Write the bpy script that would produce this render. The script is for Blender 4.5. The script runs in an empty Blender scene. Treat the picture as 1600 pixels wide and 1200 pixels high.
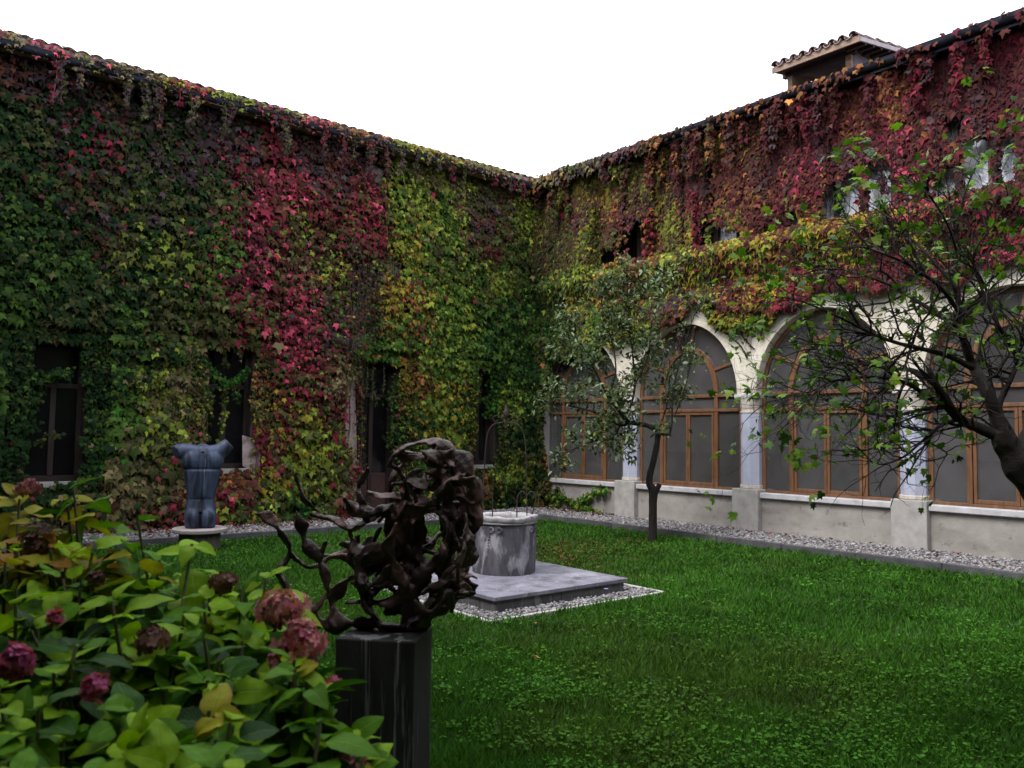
import bpy, bmesh, math, random
import numpy as np
from mathutils import Vector, Matrix

R = math.radians
random.seed(5)
rng = np.random.default_rng(11)
scene = bpy.context.scene
C = scene.collection

# ------------------------------------------------------------------ camera
CAM = np.array([0.0, 0.0, 1.8])
FPX, YAW, PIT, ROL = 1284.0, R(50.426), R(3.627), R(0.744)
fw = np.array([math.cos(YAW)*math.cos(PIT), math.sin(YAW)*math.cos(PIT), math.sin(PIT)])
r0 = np.array([math.sin(YAW), -math.cos(YAW), 0.0]); u0 = np.cross(r0, fw)
rt = r0*math.cos(ROL)+u0*math.sin(ROL); up = -r0*math.sin(ROL)+u0*math.cos(ROL)
cd = bpy.data.cameras.new("camera"); cam = bpy.data.objects.new("camera", cd); C.objects.link(cam)
cam.matrix_world = Matrix(((rt[0], up[0], -fw[0], CAM[0]), (rt[1], up[1], -fw[1], CAM[1]), (rt[2], up[2], -fw[2], CAM[2]), (0, 0, 0, 1)))
cd.sensor_width = 36; cd.lens = 36*FPX/1600; cd.clip_start = 0.05; cd.clip_end = 900
cd.dof.use_dof = True; cd.dof.focus_distance = 9.5; cd.dof.aperture_fstop = 5.6
scene.camera = cam

# ------------------------------------------------------------------ sky, sun, exposure
w = bpy.data.worlds.new("World"); scene.world = w; w.use_nodes = True
nt = w.node_tree; nt.nodes.clear()
out = nt.nodes.new("ShaderNodeOutputWorld"); bg = nt.nodes.new("ShaderNodeBackground")
sky = nt.nodes.new("ShaderNodeTexSky"); sky.sky_type = 'NISHITA'; sky.sun_disc = False
sky.sun_elevation = R(52); sky.sun_rotation = R(-88); sky.air_density = 1.0; sky.dust_density = 4.0; sky.ozone_density = 1.0
mx = nt.nodes.new("ShaderNodeMix"); mx.data_type = 'RGBA'; mx.inputs[0].default_value = 0.82
mx.inputs[7].default_value = (7.6, 7.7, 8.1, 1)      # the even cloud layer over the clear sky
nt.links.new(sky.outputs[0], mx.inputs[6]); nt.links.new(mx.outputs[2], bg.inputs[0])
bg.inputs[1].default_value = 0.14
nt.links.new(bg.outputs[0], out.inputs[0])
sd = bpy.data.lights.new("sun", 'SUN'); sd.energy = 1.1; sd.angle = R(24); sd.color = (1, .97, .92)
so = bpy.data.objects.new("sun", sd); C.objects.link(so)
az, el = R(178), R(52)                                # the bright part of the cloud stands over the left wing
sv = Vector((math.cos(az)*math.cos(el), math.sin(az)*math.cos(el), math.sin(el)))
so.rotation_euler = sv.to_track_quat('Z', 'Y').to_euler()
scene.view_settings.view_transform = 'Standard'; scene.view_settings.look = 'None'
scene.view_settings.exposure = 1.3; scene.view_settings.gamma = 1.0
scene.render.engine = 'CYCLES'
try:
    scene.cycles.use_denoising = True
    scene.cycles.max_bounces = 6; scene.cycles.transparent_max_bounces = 10
except Exception: pass

# ------------------------------------------------------------------ survey helpers (photo point -> place on a known plane)
def ray(x, y): return fw + rt*(x-800)/FPX - up*(y-600)/FPX
def onz(x, y, z): d = ray(x, y); return CAM + d*(z-CAM[2])/d[2]
def onx(x, y, X): d = ray(x, y); return CAM + d*X/d[0]
def ony(x, y, Y): d = ray(x, y); return CAM + d*Y/d[1]
def PD(x, y, d): return CAM + ray(x, y)*d

# ------------------------------------------------------------------ mesh helpers
def tag(o, label=None, cat=None, group=None, kind=None):
    if label: o['label'] = label
    if cat: o['category'] = cat
    if group: o['group'] = group
    if kind: o['kind'] = kind
    return o
def link(name, me, mat=None, parent=None):
    o = bpy.data.objects.new(name, me); C.objects.link(o)
    if mat is not None and len(me.materials) == 0:
        me.materials.append(mat)
    if parent is not None:
        o.parent = parent
        o.matrix_parent_inverse = inv_world(parent)
    return o
def wmat(p):
    return wmat(p.parent) @ p.matrix_parent_inverse @ p.matrix_basis if p.parent is not None else p.matrix_basis.copy()
def inv_world(p): return wmat(p).inverted()
def empty(name, loc, label=None, cat=None, group=None, kind=None):
    o = bpy.data.objects.new(name, None); C.objects.link(o); o.location = loc; o.empty_display_size = .2
    return tag(o, label, cat, group, kind)
def bulk(name, V, F, mat, parent=None, col=None, uv=None, smooth=False):
    """V (n,3), F (m,k) arrays -> one mesh, quick."""
    V = np.asarray(V, np.float32); F = np.asarray(F, np.int32)
    me = bpy.data.meshes.new(name); k = F.shape[1]
    me.vertices.add(len(V)); me.vertices.foreach_set("co", V.ravel())
    me.loops.add(F.size); me.loops.foreach_set("vertex_index", F.ravel())
    me.polygons.add(len(F)); me.polygons.foreach_set("loop_start", np.arange(0, F.size, k, dtype=np.int32))
    try: me.polygons.foreach_set("loop_total", np.full(len(F), k, np.int32))
    except Exception: pass
    if smooth: me.polygons.foreach_set("use_smooth", np.ones(len(F), bool))
    if col is not None:
        a = me.color_attributes.new("col", 'FLOAT_COLOR', 'POINT')
        cc = np.ones((len(V), 4), np.float32); cc[:, :3] = col; a.data.foreach_set("color", cc.ravel())
    if uv is not None:
        l = me.uv_layers.new(name="UVMap"); l.data.foreach_set("uv", np.asarray(uv, np.float32)[F.ravel()].ravel())
    me.update(calc_edges=True); me.validate()
    return link(name, me, mat, parent)
class MB:
    def __init__(s): s.v = []; s.f = []
    def add(s, vs, fs):
        n = len(s.v); s.v += [tuple(map(float, a)) for a in vs]; s.f += [tuple(n+i for i in f) for f in fs]; return s
    def box(s, x0, x1, y0, y1, z0, z1, M=None):
        vs = [Vector((x, y, z)) for x in (x0, x1) for y in (y0, y1) for z in (z0, z1)]
        if M is not None: vs = [M @ v for v in vs]
        return s.add(vs, [(0, 1, 3, 2), (4, 6, 7, 5), (0, 4, 5, 1), (2, 3, 7, 6), (0, 2, 6, 4), (1, 5, 7, 3)])
    def prism(s, poly, a0, a1, axis=0, M=None):
        """poly of (p,q); extruded along axis between a0 and a1. axis 0: (a,p,q) 1: (p,a,q) 2: (p,q,a)"""
        def mk(a, p, q): return {0: (a, p, q), 1: (p, a, q), 2: (p, q, a)}[axis]
        n = len(poly); vs = [mk(a0, *p) for p in poly]+[mk(a1, *p) for p in poly]
        if M is not None: vs = [M @ Vector(v) for v in vs]
        return s.add(vs, [tuple(range(n))[::-1], tuple(range(n, 2*n))]+[(i, (i+1) % n, n+(i+1) % n, n+i) for i in range(n)])
    def tube(s, pts, rad, n=6, caps=True):
        V, F = tube_np(np.array([list(p) for p in pts], float), rad, n, caps)
        return s.add(V, [tuple(int(i) for i in f) for f in F])
    def lathe(s, prof, cx, cy, n=32, M=None):
        vs = []
        for r_, z in prof:
            for i in range(n):
                a = 2*math.pi*i/n; vs.append(Vector((cx+r_*math.cos(a), cy+r_*math.sin(a), z)))
        if M is not None: vs = [M @ v for v in vs]
        fs = [(j*n+i, j*n+(i+1) % n, (j+1)*n+(i+1) % n, (j+1)*n+i) for j in range(len(prof)-1) for i in range(n)]
        fs.append(tuple(range(n))[::-1]); fs.append(tuple((len(prof)-1)*n+i for i in range(n)))
        return s.add(vs, fs)
    def build(s, name, mat, parent=None, smooth=False, bevel=0, kind=None, label=None):
        me = bpy.data.meshes.new(name); me.from_pydata(s.v, [], s.f)
        bm = bmesh.new(); bm.from_mesh(me); bmesh.ops.recalc_face_normals(bm, faces=bm.faces); bm.to_mesh(me); bm.free()
        if smooth:
            for p in me.polygons: p.use_smooth = True
            try: me.set_sharp_from_angle(angle=R(40))
            except Exception: pass
        o = link(name, me, mat, parent)
        if bevel:
            b = o.modifiers.new("b", 'BEVEL'); b.width = bevel; b.segments = 2; b.limit_method = 'ANGLE'; b.angle_limit = R(35)
        if kind: o['kind'] = kind
        if label: o['label'] = label
        return o
def tube_np(P, rad, n=6, caps=True):
    P = np.asarray(P, float); m = len(P); rad = np.broadcast_to(np.asarray(rad, float), (m,))
    T = np.gradient(P, axis=0); T /= np.linalg.norm(T, axis=1)[:, None]+1e-9
    ref = np.array([0, 0, 1.0]) if abs(T[0][2]) < .9 else np.array([1.0, 0, 0])
    U = np.zeros((m, 3)); u = np.cross(T[0], ref); u /= np.linalg.norm(u)
    for i in range(m):
        u = u-T[i]*(u@T[i]); u /= np.linalg.norm(u)+1e-9; U[i] = u
    W = np.cross(T, U); a = np.arange(n)*2*math.pi/n
    V = (P[:, None, :]+rad[:, None, None]*(np.cos(a)[None, :, None]*U[:, None, :]+np.sin(a)[None, :, None]*W[:, None, :])).reshape(-1, 3)
    i, j = np.meshgrid(np.arange(m-1), np.arange(n), indexing='ij'); j2 = (j+1) % n
    F = np.stack([i*n+j, i*n+j2, (i+1)*n+j2, (i+1)*n+j], -1).reshape(-1, 4)
    return V, F
def tubes(name, paths, mat, parent=None, n=5, smooth=True):
    Vs, Fs, o = [], [], 0
    for P, r_ in paths:
        V, F = tube_np(P, r_, n); Vs.append(V); Fs.append(F+o); o += len(V)
    return bulk(name, np.concatenate(Vs), np.concatenate(Fs), mat, parent, smooth=smooth)
def smoothpath(P, k=4):
    """Catmull-Rom through the points of P (any number of columns)."""
    P = np.asarray(P, float); Q = np.vstack([2*P[0]-P[1], P, 2*P[-1]-P[-2]]); outp = []
    for i in range(1, len(Q)-2):
        for t in np.arange(k)/k:
            outp.append(.5*((2*Q[i])+(-Q[i-1]+Q[i+1])*t+(2*Q[i-1]-5*Q[i]+4*Q[i+1]-Q[i+2])*t*t+(-Q[i-1]+3*Q[i]-3*Q[i+1]+Q[i+2])*t**3))
    outp.append(P[-1]); return np.array(outp)
def vnoise(x, y, seed=0):
    x = np.asarray(x, float); y = np.asarray(y, float)
    xi = np.floor(x).astype(np.int64); yi = np.floor(y).astype(np.int64); xf = x-xi; yf = y-yi
    def h(a, b):
        n = (a*374761393+b*668265263+seed*982451653) & 0x7fffffff
        n = ((n ^ (n >> 13))*1274126177) & 0x7fffffff
        return ((n ^ (n >> 16)) & 0xffff)/65535.0
    sx = xf*xf*(3-2*xf); sy = yf*yf*(3-2*yf)
    return (h(xi, yi)*(1-sx)+h(xi+1, yi)*sx)*(1-sy)+(h(xi, yi+1)*(1-sx)+h(xi+1, yi+1)*sx)*sy
def fbm(x, y, seed=0, o=3): return sum(vnoise(x*2**i, y*2**i, seed+i)*.5**i for i in range(o))/sum(.5**i for i in range(o))

# ------------------------------------------------------------------ materials
def ramp(nt, src, stops):
    r_ = nt.nodes.new("ShaderNodeValToRGB"); e = r_.color_ramp.elements
    while len(e) > 1: e.remove(e[0])
    e[0].position = stops[0][0]; e[0].color = (*stops[0][1], 1)
    for p, c in stops[1:]:
        q = e.new(p); q.color = (*c, 1)
    nt.links.new(src, r_.inputs[0]); return r_.outputs[0]
def noise_n(nt, co, scale, detail=5, rough=.6, stretch=None, dist=0):
    if stretch is not None:
        m = nt.nodes.new("ShaderNodeMapping"); m.inputs[3].default_value = stretch; nt.links.new(co, m.inputs[0]); co = m.outputs[0]
    n = nt.nodes.new("ShaderNodeTexNoise"); n.inputs['Scale'].default_value = scale; n.inputs['Detail'].default_value = detail
    n.inputs['Roughness'].default_value = rough; n.inputs['Distortion'].default_value = dist
    nt.links.new(co, n.inputs['Vector']); return n.outputs[0]
def mixc(nt, fac, a, b, mode='MIX'):
    m = nt.nodes.new("ShaderNodeMix"); m.data_type = 'RGBA'; m.blend_type = mode
    for s_, v in ((m.inputs[0], fac), (m.inputs[6], a), (m.inputs[7], b)):
        if isinstance(v, (int, float)): s_.default_value = v
        elif isinstance(v, tuple): s_.default_value = (*v, 1)
        else: nt.links.new(v, s_)
    return m.outputs[2]
def material(name, stops, scale=6, rough=.8, bump=.3, bscale=None, stretch=None, layers=(), metal=0, spec=.4, piece=0, bdist=.01, coat=0):
    """stops: colour ramp over noise; layers: (scale, stretch, lo, hi, colour, amount) stains mixed on top; piece: brightness change per object."""
    m = bpy.data.materials.new(name); m.use_nodes = True; nt = m.node_tree; b = nt.nodes["Principled BSDF"]
    g = nt.nodes.new("ShaderNodeNewGeometry"); co = g.outputs['Position']
    c = ramp(nt, noise_n(nt, co, scale, stretch=stretch), stops)
    for sc_, st, lo, hi, col, amt in layers:
        f = noise_n(nt, co, sc_, stretch=st, detail=6, dist=.3)
        mr = nt.nodes.new("ShaderNodeMapRange"); mr.inputs[1].default_value = lo; mr.inputs[2].default_value = hi; mr.inputs[4].default_value = amt
        nt.links.new(f, mr.inputs[0]); c = mixc(nt, mr.outputs[0], c, col)
    if piece:
        oi = nt.nodes.new("ShaderNodeObjectInfo"); mr = nt.nodes.new("ShaderNodeMapRange"); mr.inputs[3].default_value = 1-piece; mr.inputs[4].default_value = 1+piece
        nt.links.new(oi.outputs['Random'], mr.inputs[0]); v = nt.nodes.new("ShaderNodeVectorMath"); v.operation = 'SCALE'
        nt.links.new(c, v.inputs[0]); nt.links.new(mr.outputs[0], v.inputs[3]); c = v.outputs[0]
    nt.links.new(c, b.inputs['Base Color'])
    b.inputs['Roughness'].default_value = rough; b.inputs['Metallic'].default_value = metal
    b.inputs['Specular IOR Level'].default_value = spec; b.inputs['Coat Weight'].default_value = coat
    if bump:
        bn = nt.nodes.new("ShaderNodeBump"); bn.inputs['Strength'].default_value = bump; bn.inputs['Distance'].default_value = bdist
        nt.links.new(noise_n(nt, co, bscale or scale*4, detail=8, stretch=stretch), bn.inputs['Height']); nt.links.new(bn.outputs[0], b.inputs['Normal'])
    return m
def leaf_material(name, rough=.5, trans=.25, spec=.4, veins=False, gloss=0):
    m = bpy.data.materials.new(name); m.use_nodes = True; nt = m.node_tree; b = nt.nodes["Principled BSDF"]; o = nt.nodes["Material Output"]
    a = nt.nodes.new("ShaderNodeAttribute"); a.attribute_name = "col"; c = a.outputs['Color']
    g = nt.nodes.new("ShaderNodeNewGeometry")
    f = noise_n(nt, g.outputs['Position'], 60 if veins else 25, detail=3)
    c = mixc(nt, .55, c, ramp(nt, f, [(.3, (.6, .6, .6)), (.7, (1, 1, 1))]), 'MULTIPLY')
    if veins:
        uv = nt.nodes.new("ShaderNodeUVMap"); sp = nt.nodes.new("ShaderNodeSeparateXYZ"); nt.links.new(uv.outputs[0], sp.inputs[0])
        def math_(op, x, y=None):
            k = nt.nodes.new("ShaderNodeMath"); k.operation = op
            for i, v in enumerate((x, y)):
                if v is None: continue
                if isinstance(v, (int, float)): k.inputs[i].default_value = v
                else: nt.links.new(v, k.inputs[i])
            return k.outputs[0]
        ax = math_('ABSOLUTE', math_('SUBTRACT', sp.outputs[0], .5))
        side = math_('PINGPONG', math_('SUBTRACT', math_('MULTIPLY', sp.outputs[1], 9.0), math_('MULTIPLY', ax, 7.0)), .5)
        sv_ = nt.nodes.new("ShaderNodeMapRange"); sv_.inputs[1].default_value = .10; sv_.inputs[2].default_value = 0; nt.links.new(side, sv_.inputs[0])
        mv = nt.nodes.new("ShaderNodeMapRange"); mv.inputs[1].default_value = .035; mv.inputs[2].default_value = .01; nt.links.new(ax, mv.inputs[0])
        vein = math_('MAXIMUM', mv.outputs[0], math_('MULTIPLY', sv_.outputs[0], .6))
        c = mixc(nt, math_('MULTIPLY', vein, .3), c, (.32, .42, .12))
        bn = nt.nodes.new("ShaderNodeBump"); bn.inputs['Strength'].default_value = .5; bn.inputs['Distance'].default_value = .003; bn.invert = True
        nt.links.new(math_('ADD', vein, math_('MULTIPLY', f, .5)), bn.inputs['Height']); nt.links.new(bn.outputs[0], b.inputs['Normal'])
    nt.links.new(c, b.inputs['Base Color']); b.inputs['Roughness'].default_value = rough; b.inputs['Specular IOR Level'].default_value = spec
    if trans:
        t = nt.nodes.new("ShaderNodeBsdfTranslucent"); ms = nt.nodes.new("ShaderNodeMixShader"); ms.inputs[0].default_value = trans
        nt.links.new(mixc(nt, 1.0, c, (1.25, 1.3, .6), 'MULTIPLY'), t.inputs[0]); nt.links.new(b.outputs[0], ms.inputs[1]); nt.links.new(t.outputs[0], ms.inputs[2])
        nt.links.new(ms.outputs[0], o.inputs['Surface'])
    return m

M = {}
M['plaster_cream'] = material('cream_plaster', [(.3, (.50, .46, .38)), (.7, (.72, .68, .60))], 3, .9, .35, 30,
    layers=[(2.2, (1, 1, .35), .52, .70, (.30, .21, .12), .6), (9, None, .58, .72, (.12, .11, .10), .5)])
M['plaster_low'] = material('grey_beige_render', [(.3, (.25, .235, .22)), (.7, (.37, .35, .33))], 2.5, .92, .4, 22,
    layers=[(1.6, (1, 1, 2.5), .50, .70, (.17, .155, .14), .55), (7, None, .60, .72, (.09, .085, .08), .7)])
M['pier_stone'] = material('pier_stone', [(.3, (.27, .26, .25)), (.7, (.41, .40, .39))], 5, .85, .4, 40,
    layers=[(3, (1, 1, .4), .58, .72, (.13, .12, .11), .7)])
M['sill'] = material('pale_sill_stone', [(.3, (.38, .38, .40)), (.7, (.52, .52, .55))], 5, .75, .25, 40,
    layers=[(6, None, .58, .72, (.2, .19, .19), .6)])
M['column'] = material('pale_blue_column_paint', [(.3, (.34, .36, .47)), (.7, (.43, .455, .57))], 4, .7, .15, 30,
    layers=[(5, (1, 1, .5), .60, .75, (.30, .30, .36), .6)])
M['capital'] = material('capital_stone', [(.3, (.42, .38, .34)), (.7, (.62, .57, .52))], 8, .85, .35, 40,
    layers=[(7, None, .5, .68, (.34, .24, .19), .6)])
M['wood'] = material('orange_varnished_wood', [(.25, (.085, .040, .020)), (.75, (.20, .095, .045))], 4, .5, .25, 30, stretch=(6, 6, .7),
    layers=[(5, None, .55, .72, (.18, .12, .09), .6)], spec=.35)
M['dark_wood'] = material('dark_brown_wood', [(.3, (.016, .010, .010)), (.7, (.04, .022, .020))], 5, .6, .3, 30, stretch=(5, 5, .6))
M['old_wood'] = material('weathered_timber', [(.3, (.16, .11, .085)), (.7, (.33, .23, .17))], 6, .85, .4, 30, stretch=(2, 1, 3))
M['ivy_wall'] = material('shade_dark_wall', [(.3, (.022, .015, .015)), (.55, (.045, .030, .028)), (.75, (.085, .06, .056))], 4, .95, .8, 25, stretch=(3, 1, .6), bdist=.03,  # dark browns put the shade between ivy leaves into the wall colour
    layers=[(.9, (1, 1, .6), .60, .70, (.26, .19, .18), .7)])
M['gutter'] = material('slate_blue_metal_gutter', [(.3, (.028, .033, .055)), (.7, (.05, .058, .085))], 8, .45, .1, 30, metal=.3)
M['tile'] = material('terracotta_roof_tile', [(.3, (.20, .13, .125)), (.7, (.42, .31, .30))], 5, .9, .5, 40, piece=.25,
    layers=[(9, None, .52, .68, (.10, .09, .085), .7)])
M['tile_dark'] = material('lichen_dark_roof_tile', [(.3, (.07, .05, .06)), (.7, (.17, .12, .12))], 9, .9, .5, 40, piece=.25)
M['kerb'] = material('dark_kerb_stone', [(.3, (.045, .045, .052)), (.7, (.10, .10, .11))], 5, .85, .5, 35, piece=.12,
    layers=[(8, None, .58, .70, (.05, .065, .035), .6)])
M['gravel_bed'] = material('gravel_bed_dirt', [(.3, (.07, .062, .06)), (.7, (.2, .18, .175))], 40, .95, .8, 90)
M['pebble'] = material('white_grey_pebbles', [(.3, (.07, .065, .07)), (.5, (.20, .19, .20)), (.70, (.50, .48, .49))], 17, .8, .2, 60)
M['soil'] = material('lawn_soil', [(.3, (.018, .03, .010)), (.6, (.03, .055, .014)), (.8, (.055, .055, .022))], 3, .95, .9, 50, bdist=.03)
M['slab'] = material('violet_grey_stone_slab', [(.3, (.16, .155, .195)), (.7, (.25, .245, .30))], 6, .6, .25, 60, piece=.08,
    layers=[(4, None, .50, .64, (.085, .08, .095), .75), (2.2, (1, 1, 1), .55, .72, (.40, .40, .46), .6), (16, None, .62, .68, (.6, .6, .64), .6)])
M['base_block'] = material('dark_weathered_base_stone', [(.3, (.07, .07, .072)), (.7, (.15, .148, .15))], 4, .85, .5, 40, piece=.12,
    layers=[(5, (2, 2, .4), .55, .66, (.28, .27, .26), .7), (6, (2, 2, .35), .60, .70, (.03, .03, .03), .8)])
M['well'] = material('weathered_grey_marble', [(.3, (.04, .038, .048)), (.55, (.085, .082, .098)), (.8, (.17, .165, .19))], 3, .8, .5, 40, stretch=(2, 2, .8),
    layers=[(3.2, (2.2, 2.2, .9), .52, .64, (.40, .39, .43), .75), (7, (2, 2, .6), .6, .7, (.04, .035, .035), .7)])
M['well_rim'] = material('pale_worn_marble_rim', [(.3, (.22, .21, .225)), (.7, (.50, .485, .50))], 8, .75, .6, 40,
    layers=[(9, None, .54, .64, (.12, .11, .11), .8)])
M['iron'] = material('dark_wrought_iron', [(.3, (.025, .02, .02)), (.7, (.06, .045, .04))], 15, .7, .3, 60, metal=.4)
M['bronze'] = material('dark_brown_bronze', [(.25, (.020, .014, .012)), (.5, (.065, .043, .036)), (.66, (.17, .10, .085))], 5, .42, .5, 60, metal=.35, spec=.4,
    layers=[(3, None, .58, .72, (.085, .075, .055), .6)])
M['torso'] = material('blue_grey_bronze', [(.3, (.026, .038, .075)), (.7, (.065, .09, .16))], 4, .55, .3, 50, stretch=(3, 3, .6), metal=.15,
    layers=[(3, (2.5, 2.5, .3), .47, .58, (.008, .011, .02), .85), (6, (4, 4, .3), .64, .72, (.2, .24, .28), .6)])
M['plinth_disc'] = material('pinkish_stone_disc', [(.3, (.28, .24, .24)), (.7, (.42, .37, .37))], 6, .8, .3, 50)
M['plinth_drum'] = material('dark_stone_drum', [(.3, (.045, .042, .042)), (.7, (.12, .105, .10))], 5, .9, .5, 50, stretch=(3, 3, .8))
M['plinth'] = material('black_stained_concrete', [(.3, (.010, .011, .010)), (.7, (.035, .036, .034))], 4, .75, .3, 50, stretch=(2, 2, .7),
    layers=[(3.2, (2.6, 2.6, .10), .57, .62, (.30, .30, .29), .75)])
M['bark'] = material('dark_bark', [(.3, (.007, .005, .005)), (.7, (.026, .020, .018))], 14, .95, 1.0, 40, stretch=(2, 2, .5), bdist=.02)
M['bark_near'] = material('grey_brown_fig_bark', [(.3, (.010, .007, .007)), (.7, (.032, .024, .022))], 18, .9, .8, 60, bdist=.01,
    layers=[(4, None, .57, .66, (.11, .10, .095), .5)])
M['stem'] = material('grey_vine_stem', [(.3, (.08, .055, .05)), (.7, (.24, .18, .165))], 9, .95, .4, 60)
M['green_stem'] = material('green_shrub_stem', [(.3, (.05, .05, .025)), (.7, (.12, .13, .05))], 20, .7, .2, 60)
M['leaf_ivy'] = leaf_material('ivy_leaf', .75, .10, .10)
M['leaf_tree'] = leaf_material('tree_leaf', .5, .30, .25)
M['leaf_shrub'] = leaf_material('hydrangea_leaf', .55, .28, .11, veins=True)
M['petal'] = leaf_material('petal', .7, .25, .2)
M['grass'] = leaf_material('grass_blade', .8, .3, .08)
M['interior'] = material('grey_interior_plaster', [(.3, (.20, .195, .19)), (.7, (.27, .265, .26))], 1.5, .95, .1)
M['interior_dark'] = material('dark_interior_dado', [(.3, (.075, .073, .075)), (.7, (.11, .107, .11))], 1.5, .9, .1)
M['plaster_pink'] = material('pinkish_old_plaster', [(.3, (.26, .19, .185)), (.7, (.48, .40, .40))], 7, .95, .5, 30, layers=[(5, (1, 1, .5), .52, .64, (.10, .06, .055), .8)])
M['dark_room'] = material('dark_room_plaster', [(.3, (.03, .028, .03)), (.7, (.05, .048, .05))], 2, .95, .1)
M['curtain'] = material('white_curtain_cloth', [(.3, (.70, .72, .82)), (.7, (.82, .84, .90))], 2.5, .9, .3, 12, stretch=(6, 6, .3), bdist=.03)
M['gravel_edge'] = material('pale_edging_stone', [(.3, (.35, .34, .31)), (.7, (.5, .49, .45))], 10, .85, .3)

def glass_material(name, dust, amount, tint=(.6, .6, .62), gl=.09):
    m = bpy.data.materials.new(name); m.use_nodes = True; nt = m.node_tree; nt.nodes.clear()
    o = nt.nodes.new("ShaderNodeOutputMaterial"); tr = nt.nodes.new("ShaderNodeBsdfTransparent"); tr.inputs[0].default_value = (*tint, 1)
    d = nt.nodes.new("ShaderNodeBsdfDiffuse"); g = nt.nodes.new("ShaderNodeNewGeometry")
    c = ramp(nt, noise_n(nt, g.outputs['Position'], 2.5, detail=8), [(.3, tuple(x*.8 for x in dust)), (.7, tuple(x*1.25 for x in dust))])
    oi = nt.nodes.new("ShaderNodeObjectInfo"); mr = nt.nodes.new("ShaderNodeMapRange"); mr.inputs[3].default_value = .72; mr.inputs[4].default_value = 1.3
    nt.links.new(oi.outputs['Random'], mr.inputs[0]); sv2 = nt.nodes.new("ShaderNodeVectorMath"); sv2.operation = 'SCALE'; nt.links.new(c, sv2.inputs[0]); nt.links.new(mr.outputs[0], sv2.inputs[3]); c = sv2.outputs[0]
    nt.links.new(c, d.inputs[0]); gs = nt.nodes.new("ShaderNodeBsdfGlossy"); gs.inputs['Roughness'].default_value = .12
    m1 = nt.nodes.new("ShaderNodeMixShader"); m1.inputs[0].default_value = amount; nt.links.new(tr.outputs[0], m1.inputs[1]); nt.links.new(d.outputs[0], m1.inputs[2])
    m2 = nt.nodes.new("ShaderNodeMixShader"); m2.inputs[0].default_value = gl; nt.links.new(m1.outputs[0], m2.inputs[1]); nt.links.new(gs.outputs[0], m2.inputs[2])
    nt.links.new(m2.outputs[0], o.inputs[0]); return m
M['glass_dusty'] = glass_material('dusty_grey_glass', (.115, .112, .118), .55, (.7, .7, .72), .16)
M['glass_dark'] = glass_material('dark_window_glass', (.02, .02, .024), .35, (.5, .5, .55), .05)
M['glass_clear'] = glass_material('clear_window_glass', (.4, .4, .45), .05, (.98, .985, .99), .13)

# ================================================================== SETTING
XW, YW = 13.5, 15.4                       # wall faces: right (arcade) wing and far (ivy) wing
XK, YK = 11.92, 13.62                     # kerb lines
def sheet(name, x0, x1, y0, y1, z, mat, kind='structure'):
    return MB().add([(x0, y0, z), (x1, y0, z), (x1, y1, z), (x0, y1, z)], [(0, 1, 2, 3)]).build(name, mat, kind=kind)
sheet('ground', -300, 300, -300, 300, -.02, M['soil'])
sheet('lawn', -1.2, XK, -1.2, YK, 0.0, M['soil'])
# gravel strips along both walls
sheet('gravel_bed', XK+.09, XW+.1, -1.2, YW+.1, .075, M['gravel_bed'])
sheet('gravel_bed', -1.2, XK+.09, YK+.09, YW+.1, .0755, M['gravel_bed'])
kr = empty('stone_kerb', (XK, YK, 0), 'dark stone kerb running in an L between the lawn and the gravel strips', 'kerb', kind='structure')
y = -1.2
while y < YK:
    L = min(1.25, YK-y); MB().box(XK, XK+.09, y+.004, y+L-.004, -.05, .12+random.uniform(-.004, .004)).build('kerb_stone', M['kerb'], kr, bevel=.008); y += L
x = XK+.09
while x > -1.2:
    L = 1.25; MB().box(x-L+.004, x-.004, YK, YK+.09, -.05, .12+random.uniform(-.004, .004)).build('kerb_stone', M['kerb'], kr, bevel=.008); x -= L

# pebbles
ico = bmesh.new(); bmesh.ops.create_icosphere(ico, subdivisions=1, radius=1); ico.verts.ensure_lookup_table()
ICV = np.array([v.co[:] for v in ico.verts]); ICF = np.array([[v.index for v in f.verts] for f in ico.faces]); ico.free()
def pebbles(name, pts, r0_, r1_, parent=None):
    n = len(pts); s = rng.uniform(r0_, r1_, (n, 1, 1)); sc_ = rng.uniform(.55, 1.25, (n, 1, 3)); sc_[:, :, 2] *= .7
    a = rng.uniform(0, 6.28, n); ca, sa = np.cos(a), np.sin(a)
    V = ICV[None]*s*sc_*(1+rng.uniform(-.12, .12, (n, len(ICV), 1)))
    X = V[:, :, 0]*ca[:, None]-V[:, :, 1]*sa[:, None]; Y = V[:, :, 0]*sa[:, None]+V[:, :, 1]*ca[:, None]; V = np.stack([X, Y, V[:, :, 2]], -1)+pts[:, None, :]
    F = ICF[None]+np.arange(n)[:, None, None]*len(ICV)
    o = bulk(name, V.reshape(-1, 3), F.reshape(-1, 3), M['pebble'], parent, smooth=True); o['kind'] = 'stuff'; return o
def rp(n, x0, x1, y0, y1, z0, z1): return np.stack([rng.uniform(x0, x1, n), rng.uniform(y0, y1, n), rng.uniform(z0, z1, n)], 1)
p1 = rp(5200, XK+.13, XW, 3.0, YW, .075, .10); p2 = rp(3400, 2.0, XK+.13, YK+.13, YW, .075, .10)
tag(pebbles('gravel', np.concatenate([p1, p2]), .018, .034), 'white and grey pebbles filling the strips between kerb and walls', 'gravel')

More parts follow.
